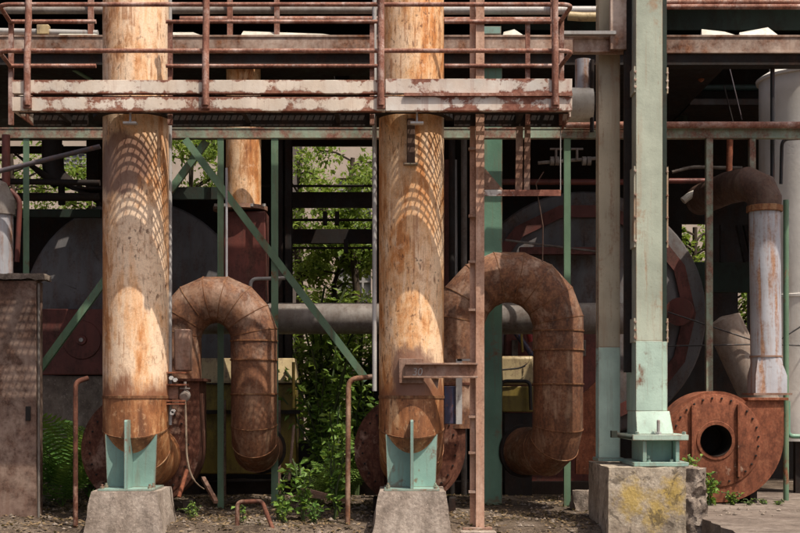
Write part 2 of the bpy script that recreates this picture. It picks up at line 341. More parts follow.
def arc(c, r, a0, a1, n, ax, bx):
    return [Vector(c) + Vector(ax) * (r * math.cos(a)) + Vector(bx) * (r * math.sin(a)) for a in np.linspace(a0, a1, n)]
def fillet(pts, r, n=6):
    pts = [Vector(p) for p in pts]; out = [pts[0]]
    for i in range(1, len(pts) - 1):
        a, b, c = pts[i - 1], pts[i], pts[i + 1]
        p0 = b + (a - b).normalized() * r; p2 = b + (c - b).normalized() * r
        for k in range(n + 1):
            q = k / n; out.append(p0 * (1 - q) ** 2 + b * 2 * q * (1 - q) + p2 * q * q)
    return out + [pts[-1]]
def seam(mb, pts, i, r, e=.012, d=.014, seg=44):
    """raised ring lying in the mitre plane of joint i"""
    pts = [Vector(p) for p in pts]; c = pts[i]
    a = (c - pts[i - 1]).normalized() if i > 0 else (pts[1] - c).normalized()
    b = (pts[i + 1] - c).normalized() if i < len(pts) - 1 else a
    nrm = (a + b).normalized(); u = a.cross(b)
    if u.length < 1e-4: u = a.cross(UP if abs(a.z) < .9 else Vector((1, 0, 0)))
    u.normalize(); w = nrm.cross(u).normalized(); st = 1 / max(.3, nrm.dot(a)); vs = []
    for rr_, dd in ((r * .97, -d), (r + e, -d * .8), (r + e, d * .8), (r * .97, d)):
        for k in range(seg):
            q = 2 * math.pi * k / seg; vs.append(c + nrm * dd + u * (rr_ * math.cos(q)) + w * (rr_ * st * math.sin(q)))
    mb.add(vs, [(j * seg + k, j * seg + (k + 1) % seg, (j + 1) * seg + (k + 1) % seg, (j + 1) * seg + k) for j in range(3) for k in range(seg)])

# ------------------------------------------------------------------ ground
def gz(x, y):
    h = .0
    if y > .35: h = .17 * min(1, (y - .35) / .45) ** 1.3
    if y > .8: h += .12 * min(1, (y - .8) / 3.5)
    fade = 1 if -9 < x < 9 and -3 < y < 12 else .0
    n = noise.noise((x * .9, y * .9, 0)) * .05 + noise.noise((x * 3.1, y * 3.1, 4)) * .022 + noise.noise((x * 9, y * 9, 9)) * .010
    lumps = 1.0 if x < 1.4 else .25
    return h + n * fade * lumps
xs = [-400, -150, -60, -25, -14] + list(np.arange(-9, 9.01, .09)) + [14, 25, 60, 150, 400]
ys = [-200, -60, -25, -10] + list(np.arange(-3, 7.01, .09)) + [8, 9, 10, 12, 15, 20, 30, 60, 150, 400]
vs = [(x, y, gz(x, y)) for y in ys for x in xs]; nx = len(xs)
g = MB(); g.add(vs, [(j * nx + i, j * nx + i + 1, (j + 1) * nx + i + 1, (j + 1) * nx + i) for j in range(len(ys) - 1) for i in range(nx - 1)])
part('ground', g, 'ground', kind='structure', smooth=60)
# worn concrete floor on the right, with an uneven broken left edge
def slab_top(x, y): return .36 + .010 * noise.noise((x * 2, y * 2, 1)) + .006 * noise.noise((x * 7, y * 7, 1))
sx = list(np.arange(3.78, 9.0, .1)); sy = list(np.arange(-2.5, 4.9, .1)); g = MB(); vs = []
for j, y in enumerate(sy):
    for i, x in enumerate(sx):
        xx = x + (.16 * noise.noise((y * 2.2, 0, 3)) if i == 0 else 0)
        vs.append((xx, y + (.10 * noise.noise((x * 1.7, 5, 3)) if j == 0 else 0), slab_top(x, y)))
n0 = len(sx); fs = [(j * n0 + i, j * n0 + i + 1, (j + 1) * n0 + i + 1, (j + 1) * n0 + i) for j in range(len(sy) - 1) for i in range(n0 - 1)]
k0 = len(vs); vs += [(vs[i][0], vs[i][1] - .03, -.1) for i in range(n0)]; fs += [(i, k0 + i, k0 + i + 1, i + 1) for i in range(n0 - 1)]
k1 = len(vs); vs += [(vs[j * n0][0] - .02, vs[j * n0][1], -.1) for j in range(len(sy))]; fs += [(j * n0, (j + 1) * n0, k1 + j + 1, k1 + j) for j in range(len(sy) - 1)]
g.add(vs, fs); part('concrete_floor', g, 'slab', kind='structure', smooth=40)

# ------------------------------------------------------------------ walkway with railings
XL, XR = -3.558, .154            # the two pipe columns
CY, CR = 1.24, .437
wk = thing('walkway', 'long grating walkway with flaking white edge beams and pipe railing before the tall pipes', 'walkway', (-1.3, .4, 5.4))
zt, z1, z2, zb = Z(80, 0), Z(93.5, 0), Z(97, 0), Z(111, 0)
xa, xm, xb = X(12, 0), X(385.5, 0), X(572, 0)
def channel(mb, x0, x1, y, z0, z1, fl=.09, t=.012):
    mb.box(x0, x1, y, y + t, z0, z1); mb.box(x0, x1, y + t + .001, y + fl, z1 - t, z1); mb.box(x0, x1, y + t + .001, y + fl, z0, z0 + t)
for (u0, u1, yy, mt, dz) in ((xa, xm - .004, 0, 'fascia', 0), (xm, xb, -.014, 'fascia_red', .012)):
    m = MB(); channel(m, u0, u1, yy, z1, zt + dz); part('edge_channel', m, mt, wk, bevel=.004)
    m = MB(); channel(m, u0, u1, yy, zb, z2); part('edge_channel', m, mt, wk, bevel=.004)
m = MB(); m.box(X(404, 0), xb, -.05, -.016, z2 + .003, z1 - .004); part('joint_strip', m, 'rail', wk)
zg = z1 - .01
def clear(x, y, r=.52):
    return min(math.hypot(x - XL, y - CY), math.hypot(x - XR, y - CY)) > r
m = MB()
for y in np.arange(.10, .90, .044):
    a = [xa + .03]
    for cx in (XL, XR):
        if abs(y - CY) < .52:
            h = math.sqrt(.52 ** 2 - (y - CY) ** 2); a += [cx - h, cx + h]
    a.append(xb - .02)
    for i in range(0, len(a), 2): m.box(a[i], a[i + 1], y - .005, y + .005, zg - .028, zg)
for x in np.arange(xa + .05, xb - .03, .084):
    ye = .90
    for cx in (XL, XR):
        if abs(x - cx) < .52: ye = min(ye, CY - math.sqrt(.52 ** 2 - (x - cx) ** 2))
    m.box(x - .004, x + .004, .09, ye, zg - .026, zg - .003)
part('grating', m, 'dark', wk, smooth=0)
m = MB(); m.box(xa, xb, .215, .255, zb + .02, zg - .04); part('stringer', m, 'dark', wk)
m = MB()
for (u0, u1) in ((xa, XL - .56), (XL + .56, XR - .56), (XR + .56, xb)): m.box(u0, u1, .86, .92, Z(125, .8), zg - .04)
part('rear_stringer', m, 'dark', wk)  # near-black: the shade under the walkway is put into its colour
for cx in (XL, XR):
    m = MB(); n = 22; r0, r1 = .46, .56
    for k in range(n):
        a0, a1 = math.pi + math.pi * k / n, math.pi + math.pi * (k + 1) / n
        q = [(cx + r * math.cos(a), CY + r * math.sin(a)) for r in (r0, r1) for a in (a0, a1)]
        m.add([(x, y, zz) for zz in (zg - .06, zg + .004) for x, y in q], [(0, 2, 3, 1), (4, 5, 7, 6), (0, 1, 5, 4), (2, 6, 7, 3)])
    part('collar_plate', m, 'dark', wk)
for x in np.arange(xa + .5, xb, 1.18):
    if clear(x, .8, .6):
        m = MB(); m.box(x - .03, x + .03, .10, .85, zb + .03, zg - .05); part('cross_bearer', m, 'dark', wk)
m = MB(); m.box(xa, xa + .02, .1, .9, zb, zt); part('end_plate', m, 'fascia', wk)
m = MB(); m.box(xb - .02, xb, .1, .9, zb - .05, zt); part('end_plate', m, 'fascia_red', wk)
for px in (130.5, 417):
    m = MB(); m.box(X(px, .12) - .012, X(px, .12) + .012, .10, .124, Z(123, .12), z1); m.box(X(px - 6.5, .12), X(px + 6.5, .12), .06, .16, Z(124.5, .12), Z(122.4, .12)); part('hanger', m, 'palesteel', wk)
# railing
rr = .028
zt1, zm1 = Z(3.6, 0), Z(50, 0)
for zz, nm in ((zt1, 'top_rail'), (zm1, 'mid_rail')):
    xl0, xr0 = X(4, 0), X(573, 0)
    pts = fillet([(XL - .55 if False else X(10, .77), .77, zz), (xl0 - .08, .04, zz), (xr0, .04, zz), (xr0 - .06, .77, zz)], .16)
    m = MB(); m.tube([(X(96, .77), .77, zz)] + pts + [(X(444.5, .77), .77, zz)], rr, 12)
    part(nm, m, 'rail', wk, smooth=40)
    m = MB(); m.tube([(X(166, .77), .77, zz), (X(379, .77), .77, zz)], rr * .9, 12); part(nm, m, 'rail', wk, smooth=40)
for px in (28, 206, 381, 555):
    m = MB(); x = X(px, 0)
    m.tube(fillet([(x, -.035, Z(106, 0)), (x, -.035, Z(60, 0)), (x, .02, Z(20, 0)), (x, .02, zt1 + .18)], .1), .043 if px != 555 else .043, 12)
    m.box(x - .05, x + .05, -.045, -.003, Z(109, 0), Z(98, 0)); part('rail_post', m, 'rail', wk, smooth=40, bevel=0)
for px in (10, 169.5, 372, 528, 562):
    m = MB(); x = X(px, .77); m.bar((x, .82, zb), (x, .82, zt1 + .03), .06, .05, Vector((0, 1, 0))); part('rail_post', m, 'rail', wk)

# ------------------------------------------------------------------ tall pipe columns on saddles and pedestals
def pipe_column(cx, mat, label, stand_label):
    t = thing('pipe_column', label, 'pipe', (cx, CY, .67), 'tall rusty pipes rising past the walkway')
    zs = Z(397, CY - CR); zj = Z(438, CY - CR) + .13
    m = MB(); m.tube([(cx, CY, zs), (cx, CY, 4.0), (cx, CY, 8.95)], CR, 64); part('pipe', m, mat, t)
    pts = [Vector((cx, CY, zs)), Vector((cx, CY, zj))]
    for a_, l_ in ((34, .34), (64, .34), (90, .55)):
        a_ = math.radians(a_); pts.append(pts[-1] + Vector((0, math.sin(a_), -math.cos(a_))) * l_)
    m = MB(); m.tube(pts, CR, 64); part('elbow', m, 'pipe_foot', t)
    m = MB(); seam(m, [(cx, CY, zs + .5), (cx, CY, zs), (cx, CY, zs - .5)], 1, CR, .010, .022, 64); part('weld_ring', m, 'pipe_brown', t)
    for i in (1, 2):
        m = MB(); seam(m, pts, i, CR, .007, .012, 64); part('weld_ring', m, 'pipe_brown', t)
    # green saddle
    zb_ = Z(489, .85)
    sd = MB(); w0 = .345
    sd.prism([(cx - w0 * .92, zb_ + .02), (cx - .004, zb_ + .02), (cx - .004, zb_ + .72), (cx - w0, zb_ + .72)], .94, .955)
    sd.prism([(cx + .004, zb_ + .02), (cx + w0 * .92, zb_ + .02), (cx + w0, zb_ + .72), (cx + .004, zb_ + .72)], .94, .955)
    sp = part('saddle', sd, 'mint', t)
    fn = MB(); ztop = Z(420, .5)
    poly = [(.60, zb_ + .02), (.94, zb_ + .02), (.94, ztop)] + [(.635 + .035 * math.cos(a), ztop - .035 + .035 * math.sin(a)) for a in np.linspace(math.pi / 2, math.pi, 6)]
    fn.prism_x(poly, cx - .022, cx + .022); part('fin', fn, 'mint', sp, bevel=.004)
    for bx_ in (-.31, .31):
        for by_ in (.62, .86):
            nb = MB(); nb.lathe([(.03, 0), (.03, .03), (.016, .032), (.016, .06)], (cx + bx_, by_, zb_ + .02), UP, 6); part('anchor_nut', nb, 'greenrust', sp)
    bp = MB(); bp.box(cx - .36, cx + .36, .56, 1.35, zb_ - .006, zb_ + .02); part('base_plate', bp, 'mint', sp, bevel=.004)
    # concrete pedestal
    zt_ = zb_ - .008; n = 10; m = MB()
    def ring(q):
        hw = .425 + q * .125; y0, y1 = .50 - q * .09, 1.5 + q * .1; z = zt_ - q * (zt_ + .12); o = []
        for k in range(n): o.append((cx - hw + 2 * hw * k / n, y0, z))
        for k in range(n): o.append((cx + hw, y0 + (y1 - y0) * k / n, z))
        for k in range(n): o.append((cx + hw - 2 * hw * k / n, y1, z))
        for k in range(n): o.append((cx - hw, y1 - (y1 - y0) * k / n, z))
        return [(x + .026 * noise.noise((x * 5, y * 5, z * 5)), y + .022 * noise.noise((x * 6 + 9, y * 6, z * 6)), z + (.012 * noise.noise((x * 7, y * 7, 3)) if q else 0)) for x, y, z in o]
    L = 4 * n; vs = []
    qs = [0, .03, .12, .25, .4, .55, .7, .85, 1]
    for q in qs: vs += ring(q)
    vs = [(x * 1, y, z) for x, y, z in vs]
    fs = [(i * L + k, (i + 1) * L + k, (i + 1) * L + (k + 1) % L, i * L + (k + 1) % L) for i in range(len(qs) - 1) for k in range(L)] + [tuple(range(L))]
    m.add(vs, fs)
    part('concrete_pedestal', m, 'pedestal', None, stand_label, 'pedestal', 'concrete pedestals under the tall pipes', smooth=35)
    return t
pipe_column(XL, 'pipe_cream', 'cream and rust streaked tall pipe on the left, beside the brown cabinet and ferns', 'sloping concrete pedestal under the left tall pipe')
pr = pipe_column(XR, 'pipe_orange', 'orange rusted tall pipe in the middle of the photo, with a channel bracket bolted to its side', 'sloping concrete pedestal under the middle tall pipe')

m = MB(); m.box(X(407, .7), X(415, .7), .72, .80, Z(163, .7), Z(118, .7)); part('terminal_box', m, 'elbowbrown', pr, bevel=.01)
m = MB(); m.box(X(403.5, .7), X(417.5, .7), .67, .80, Z(164.5, .7), Z(163.2, .7)); part('shelf', m, 'greenrust', pr)
# channel bracket on the middle pipe reaching the steel post
m = MB(); ya = .74
m.box(X(405, ya), X(477.5, ya), ya, ya + .012, Z(377, ya), Z(364, ya))
m.box(X(405, ya), X(477.5, ya), ya - .075, ya - .001, Z(364.8, ya), Z(363, ya)); m.box(X(403, ya), X(477.5, ya), ya - .075, ya - .001, Z(378, ya), Z(376, ya))
b0 = part('channel', m, 'duct_rust', pr, bevel=.003)
fc = bpy.data.curves.new('number', 'FONT'); fc.body = '30'; fc.size = .135; fc.extrude = .0008
fo = bpy.data.objects.new('number', fc); COL.objects.link(fo); dg = bpy.context.evaluated_depsgraph_get()
me_ = bpy.data.meshes.new_from_object(fo.evaluated_get(dg)); bpy.data.objects.remove(fo)
m = MB(); m.v = [(X(412, ya) + v.co.x + .15 * v.co.y, ya - .0015 - v.co.z, Z(375.4, ya) + v.co.y * 1.05) for v in me_.vertices]; m.f = [tuple(p.vertices) for p in me_.polygons]
part('painted_number', m, 'palesteel', b0, smooth=0)
m = MB(); m.box(X(399, .6), X(424, .6), .755, .86, Z(383, .6), Z(358, .6)); m.box(X(399, .6), X(402, .6), .68, .753, Z(383, .6), Z(358, .6)); part('bracket_plate', m, 'duct_rust', pr, bevel=.004)
m = MB(); m.prism([(X(431, ya), Z(378.3, ya)), (X(439, ya), Z(378.3, ya)), (X(437.5, ya), Z(389, ya))], ya + .0, ya + .012); part('gusset', m, 'beam', pr)

# ------------------------------------------------------------------ blower fans
def fan(cx, yf, cz, s, depth, label, inlet, chimney, mat='fan_rust', sp=69):
    """s = radius of the bolted front cover; casing is a spiral that opens upward on the right"""
    t = thing('blower_fan', label, 'blower', (cx, yf, cz - 1.35 * s), 'centrifugal blower fans')
    k = s / 46.0; th = np.linspace(math.radians(140), math.radians(360), 46); poly = []
    for a in th:
        q = (a - th[0]) / (th[-1] - th[0]); r = (50 + (sp - 50) * q ** .8) * k; poly.append((cx + r * math.cos(a), cz + r * math.sin(a)))
    top = cz + chimney * k
    poly += [(cx + sp * k, cz + 20 * k), (cx + sp * k, top), (cx + (sp - 33) * k, top)]
    poly += [(cx + 50 * k * math.cos(a), cz + 50 * k * math.sin(a)) for a in np.linspace(math.radians(52), math.radians(135), 16)]
    poly = poly[::-1]
    m = MB(); n = len(poly); m.prism(poly, yf + .02, yf + depth); m.f.pop(0)
    o_ = len(m.v); circ = []
    for x_, z_ in poly:
        a = math.atan2(z_ - cz, x_ - cx); circ.append((cx + 44.5 * k * math.cos(a), yf + .022, cz + 44.5 * k * math.sin(a)))
    m.v += circ; m.f += [(i, (i + 1) % n, o_ + (i + 1) % n, o_ + i) for i in range(n)]
    body = part('casing', m, mat, t, smooth=25)
    m = MB(); m.box(cx + (sp - 37) * k, cx + (sp + 4) * k, yf - .02, yf + depth + .04, top - .02, top + .02); part('outlet_flange', m, mat, t, bevel=.004)
    m = MB(); R0 = 16 * k if inlet else 12 * k
    m.lathe([(R0, .012), (R0, -.012), (R0 + 3.4 * k, -.014), (R0 + 4 * k, 0), (46 * k, 0), (47 * k, .006), (47 * k, .03)], (cx, yf, cz), (0, 1, 0), 72)
    # drop end caps so the inlet stays open
    m.f = [f for f in m.f if len(f) < 10]
    cov = part('front_cover', m, mat, t, smooth=30)
    m = MB(); m.tube([(cx, yf - .02, cz), (cx, yf + depth * .8, cz)], R0 * .99, 40, False); m.lathe([(R0 * .98, depth * .8), (0.001, depth * .8 + .01)], (cx, yf, cz), (0, 1, 0), 40)
    part('inlet', m, 'dark', t, smooth=30)
    for i in range(28):
        a = 2 * math.pi * (i + .4) / 28
        m = MB(); m.lathe([(.016, .0), (.015, -.018), (.004, -.02)], (cx + 43 * k * math.cos(a), yf - .001, cz + 43 * k * math.sin(a)), (0, 1, 0), 6); part('bolt', m, 'dark', cov)
    for dx in (-24, 22.5):
        h = math.sqrt(43 ** 2 - dx ** 2); m = MB()
        m.box(cx + (dx - 1.3) * k, cx + (dx + 1.3) * k, yf - .05, yf - .002, cz - h * k, cz + h * k); part('stiffener', m, mat, cov, bevel=.003)
    for dx in (-30, 40):
        m = MB(); m.box(cx + dx * k - .05, cx + dx * k + .05, yf + .1, yf + depth - .05, cz - 1.45 * s - .2, cz - 1.0 * s); part('foot', m, 'dark', t)
    return t
FY = 2.2
fan(X(716, FY), FY, Z(440.5, FY), W(45.5, FY), .75, 'big red brown blower with open round inlet, right of the broken concrete block', True, 42)
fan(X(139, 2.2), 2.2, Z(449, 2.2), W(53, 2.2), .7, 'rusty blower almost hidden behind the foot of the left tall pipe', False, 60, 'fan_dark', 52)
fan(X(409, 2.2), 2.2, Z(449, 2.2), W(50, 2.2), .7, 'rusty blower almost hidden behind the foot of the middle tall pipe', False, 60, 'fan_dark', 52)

# ------------------------------------------------------------------ swan-neck ducts
def duct(pxl, pxr, pseam, rpx, Y, pybot, turn, label):
    r = W(rpx, Y); xl, xr = X(pxl, Y), X(pxr, Y); cx = (xl + xr) / 2; R = (xr - xl) / 2; zs = Z(pseam, Y)
    t = thing('bent_duct', label, 'duct', (xr, Y, Z(pybot, Y)), 'rusty swan-neck ducts')
    n = 8; pts = [Vector((xl, Y, Z(428, Y))), Vector((xl, Y, zs))]
    for k in range(n):
        a = math.pi - math.pi * (k + .5) / n; rr = R / math.cos(math.pi / (2 * n))
        pts.append(Vector((cx + rr * math.cos(a), Y, zs + rr * 1.08 * math.sin(a))))
    pts.append(Vector((xr, Y, zs)))
    up = pts + [Vector((xr, Y, zs - W(19, Y)))]
    m = MB(); m.tube(up, r, 48); part('bend', m, 'bend_rust', t, smooth=28)
    for i in range(2, len(up) - 1):
        m = MB(); seam(m, up, i, r, .006 if i < len(up) - 2 else .013, .006 if i < len(up) - 2 else .012, 48); part('weld_seam', m, 'pipe_brown', t)
    ze = Z(pybot, Y) + r * 1.2
    tx, ty = turn
    low = [Vector((xr, Y, zs - W(19, Y))), Vector((xr, Y, zs - W(53, Y))), Vector((xr, Y, ze + .25)), Vector((xr + tx * .10, Y + ty * .10, ze + .02)), Vector((xr + tx * .36, Y + ty * .36, ze - .12)), Vector((xr + tx * 1.0, Y + ty * 1.0, ze - .14))]
    m = MB(); m.tube(low, r * .985, 48); part('lower_leg', m, 'leg_rust', t, smooth=28)
    for i in (0, 1, 2, 3, 4):
        m = MB(); seam(m, low, i, r, .012 if i < 2 else .003, .012 if i < 2 else .006, 48); part('weld_seam', m, 'pipe_brown', t)
    q = low[-1]; m = MB(); m.lathe([(r + .04, -.03), (r + .04, .03)], q, (tx, ty, 0), 40); part('flange', m, 'dark', t)
duct(178, 254, 341, 23.2, 2.55, 470, (0, 1), 'smaller swan-neck duct to the right of the left tall pipe')
duct(459, 558, 331, 25.2, 2.55, 474, (-.42, .9), 'larger swan-neck duct arching to the right of the middle tall pipe')

# ------------------------------------------------------------------ green pipe-bridge frame
fr = thing('pipe_bridge', 'green steel frame of thin posts and diagonal braces under a long rust-flecked beam', 'frame', (0, 3.0, .3))
FYY = 3.0
m = MB(); x0, x1 = X(-40, FYY), X(840, FYY)
m.ibeam(x0, x1, FYY, Z(138, FYY), Z(127.5, FYY), .12, .02, .10); part('top_beam', m, 'greenrust', fr, bevel=.003)
for px, w, top in ((27, 6, 138), (221, 6.2, 138), (275, 7, 138), (567, 6.5, 138), (709, 6.5, 138), (752, 6, 138)):
    zf_ = Z(186, FYY) if px == 752 else .1
    Yp = FYY + .06; m = MB(); x = X(px, Yp); hw = W(w, Yp) / 2
    m.box(x - hw, x + hw, Yp - .045, Yp - .035, zf_, Z(top, Yp) - .003); m.box(x - hw, x - hw + .012, Yp - .034, Yp + .05, zf_, Z(top, Yp) - .003); part('post', m, 'greenrust' if px in (709, 752) else 'green', fr)
for (a, b, Yb, mt) in (((185, 139), (367, 380), FYY - .02, 'green'), ((38, 371), (206, 141), FYY + .12, 'green')):
    m = MB(); m.bar(P(*a, Yb), P(*b, Yb), .012, .105, Vector((0, 1, 0)).cross((P(*b, Yb) - P(*a, Yb))).normalized())
    d = (P(*b, Yb) - P(*a, Yb)).normalized(); nn = Vector((0, 1, 0)).cross(d)
    m.bar(P(*a, Yb) + nn * .05 + Vector((0, .04, 0)), P(*b, Yb) + nn * .05 + Vector((0, .04, 0)), .07, .010, nn); part('brace', m, mt, fr)
m = MB(); m.box(X(150, 3.25), X(224, 3.25), 3.25, 3.35, Z(199, 3.25), Z(187, 3.25)); part('cross_rail', m, 'darkgreen', fr)

# ------------------------------------------------------------------ steel post with hanging bracket
post = thing('steel_post', 'slim rusty steel post between the middle pipe and the wide green post', 'post', (X(477, .72), .72, .1))
m = MB(); yp = .80
x0, x1 = X(470.2, yp), X(484.3, yp); zt_, zf = 7.4, Z(527, yp)
m.box(X(475.8, yp), x1, yp - .012, yp + .0, zf, zt_); m.box(x0, X(475.6, yp), yp + .075, yp + .087, zf, zt_); m.box(X(475.8, yp), X(477.2, yp), yp + .001, yp + .088, zf, zt_)
part('shaft', m, 'post_rust', post, bevel=.002)
for py in (149, 216, 262, 310, 417, 453, 492):
    m = MB(); m.box(x0 - .02, X(475.3, yp), yp - .02, yp + .07, Z(py + 1, yp), Z(py - 1.4, yp)); part('rung', m, 'duct_rust', post)
m = MB(); m.box(x0 - .10, x1 + .10, yp - .08, yp + .2, zf - .03, zf); part('foot_plate', m, 'duct_rust', post, bevel=.003)
m = MB(); yh = .86
m.box(X(484.6, yh), X(561, yh), yh, yh + .012, Z(196, yh), Z(189.8, yh)); m.box(X(484.6, yh), X(561, yh), yh + .013, yh + .08, Z(191, yh), Z(189.9, yh)); part('bracket_arm', m, 'fascia_red', post, bevel=.002)
m = MB(); m.prism([(X(484.6, yh), Z(168, yh)), (X(484.6, yh), Z(189.5, yh)), (X(503, yh), Z(189.5, yh))], yh, yh + .012); part('gusset', m, 'duct_rust', post)
for pa, pb in ((515.5, 522.5), (524, 530)):
    m = MB(); m.bar((X((pa + pb) / 2, yh), yh + .03, Z(190, yh)), (X((pa + pb) / 2 + .8, yh), yh + .03, zb), .02, W(pb - pa, yh), Vector((1, 0, 0))); part('hanger', m, 'duct_rust', post, bevel=.002)
m = MB(); m.tube([P(560.5, 190, yh + .04), P(560.5, 110, yh + .04)], .007, 6); part('wire', m, 'palesteel', post)
m = MB(); m.tube([P(542.5, 262, yh + .05), P(543, 226, yh + .05), P(536, 184, yh + .05), P(543.5, 172, yh + .05)], .008, 6); part('rod', m, 'elbowbrown', post)
# footing
m = MB(); m.box(X(460, .7), X(496, .7), .6, 1.1, -.1, zf - .032); part('concrete_footing', m, 'pedestal', None, 'small flat concrete footing under the slim rusty post', 'footing', bevel=.02)

# ------------------------------------------------------------------ other columns
def wide_post():
    t = thing('green_column', 'wide flat green steel column just right of the slim rusty post', 'column', (X(493, 3.4), 3.4, .2)); m = MB()
    m.hcol(X(493, 3.34), 3.45, .2, 6.9, W(18.5, 3.34), .22); part('shaft', m, 'mintdark', t, bevel=.003)
    m = MB(); m.box(X(480, 3.4), X(506, 3.4), 3.25, 3.65, .16, .199); part('base_plate', m, 'mintdark', t)
wide_post()

cc = thing('cream_column', 'cream painted steel column with pale green foot, left of the thick grey green column', 'column', (X(610, 1.3), 1.3, 1.0))
Yc = 1.25; x0, x1 = X(598.6, Yc), X(620, Yc); zj, ze = Z(347, Yc), Z(458, Yc)
m = MB(); m.hcol((x0 + x1) / 2, Yc + .12, zj + .001, 7.5, x1 - x0, .24); part('shaft', m, 'creampaint', cc, bevel=.003)
m = MB(); m.hcol((x0 + x1) / 2, Yc + .12, ze, zj, x1 - x0 + .006, .246); part('painted_foot', m, 'palemint', cc, bevel=.003)
m = MB(); m.box(x0 - .02, x1 + .06, Yc - .06, Yc + .4, ze - .045, ze - .001); part('base_plate', m, 'mint', cc, bevel=.004)
m = MB(); m.box(x0 - .03, x1 + .03, Yc - .14, Yc + .0, Z(52, 1.1), Z(34, 1.1)); part('bracket', m, 'beam', cc, bevel=.004)

mc = thing('main_column', 'thick grey green steel column with mint foot, standing on the broken concrete block', 'column', (X(650, .6), .6, 1.0))
Ym = .6; x0, x1 = X(636, Ym), X(662.5, Ym); zj = Z(341, Ym); zk = Z(411, Ym); zl = Z(434, Ym)
def box_col(mb, z0, z1, e=0):
    mb.box(x0 - e, x1 + e, Ym - e, Ym + .03, z0, z1); mb.box(x0 - e + .0, x0 + .02, Ym + .031, Ym + .66, z0, z1)
    mb.box(x1 - .02, x1 + e, Ym + .031, Ym + .66, z0, z1); mb.box(x0 - e, x1 + e, Ym + .661, Ym + .69, z0, z1)
m = MB(); box_col(m, zj + .001, 8.2); part('shaft', m, 'greypaint', mc, bevel=.005)
m = MB(); m.box(x1 + .002, X(667.6, Ym), Ym + .05, Ym + .5, zj, 8.2); part('side_plate', m, 'darkgreen', mc)
m = MB(); m.box(x0 - .10, x0 - .003, Ym + .30, Ym + .36, zj - .4, 8.2); part('side_plate', m, 'dark', mc)  # near-black plate carries the shade of the column's left side
m = MB(); box_col(m, zk, zj, .003); m.box(x1 + .006, X(668.3, Ym), Ym + .05, Ym + .5, zk, zj - .002); part('painted_foot', m, 'palemint', mc, bevel=.005)
m = MB(); m.add([(x0 - .004, Ym - .004, zk - .001), (x1 + .09, Ym - .004, zk - .001), (x1 + .09, Ym + .6, zk - .001), (x0 - .004, Ym + .6, zk - .001), (x0 - .01, Ym - .12, zl), (x1 + .12, Ym - .12, zl), (x1 + .12, Ym + .6, zl), (x0 - .01, Ym + .6, zl)],
      [(0, 1, 2, 3), (4, 7, 6, 5), (0, 4, 5, 1), (1, 5, 6, 2), (2, 6, 7, 3), (3, 7, 4, 0)]); part('gusset_plate', m, 'palemint', mc, bevel=.004)
m = MB(); m.box(X(632, .4), X(688, .4), .36, 1.35, zl - .075, zl - .002); part('bearing_plate', m, 'palemint', mc, bevel=.006)
zp = Z(464, .4); m = MB()
for pa, pb in ((643, 647), (676, 680)): m.box(X(pa, .4), X(pb, .4), .42, 1.2, zp + .026, zl - .077)
m.box(X(647.2, .4), X(675.8, .4), .62, .66, zp + .026, zl - .077); part('bearing_web', m, 'mint', mc, bevel=.004)
m = MB(); m.box(X(633, .4), X(688, .4), .34, 1.4, zp - .03, zp + .025); part('base_plate', m, 'mint', mc, bevel=.006)
for px, py in ((649, 457), (673, 461), (650, 461.0), (637, 433), (684, 433)):
    m = MB(); m.lathe([(.028, 0), (.028, .035), (.012, .04)], (X(px, .4), .40 if py < 440 else .48, Z(py, .4) - .02), UP, 6); part('nut', m, 'mint', mc)
m = MB(); m.lathe([(.022, 0), (.022, .18), (.016, .19)], (X(659, .38), .42, zl - .003), UP, 16); m.lathe([(.04, 0), (.04, .03), (.024, .035)], (X(659, .38), .42, zl - .003), UP, 6); part('anchor_bolt', m, 'palesteel', mc)
m = MB(); m.tube(fillet([P(612, 433.5, .4), P(618, 435, .4), P(633, 437, .42)], .03), .035, 10); m.box(X(611, .4), X(617, .4), .36, .46, Z(437.5, .4), Z(430.5, .4)); part('clamp', m, 'darkgreen', mc, bevel=.004)
for py in (72, 80, 87, 171, 195, 217, 241, 322, 330, 338):
    for px, xx in ((636, x0 - .010), (668, X(668, Ym) + .002)):
        m = MB(); m.lathe([(.017, 0), (.017, .02), (.009, .022)], (xx, Ym + .06 if px == 668 else Ym + .0, Z(py, Ym)), (0, -1, 0), 6); part('bolt', m, 'beam', mc)
for pa, pb in ((66, 92), (166, 247), (318, 342)):
    m = MB(); m.box(x0 - .024, x0 - .002, Ym + .008, Ym + .30, Z(pb, Ym), Z(pa, Ym)); part('splice_plate', m, 'greypaint', mc)
    m = MB(); m.box(X(667.8, Ym), X(669, Ym) + .006, Ym + .07, Ym + .3, Z(pb, Ym), Z(pa, Ym)); part('splice_plate', m, 'creampaint', mc)

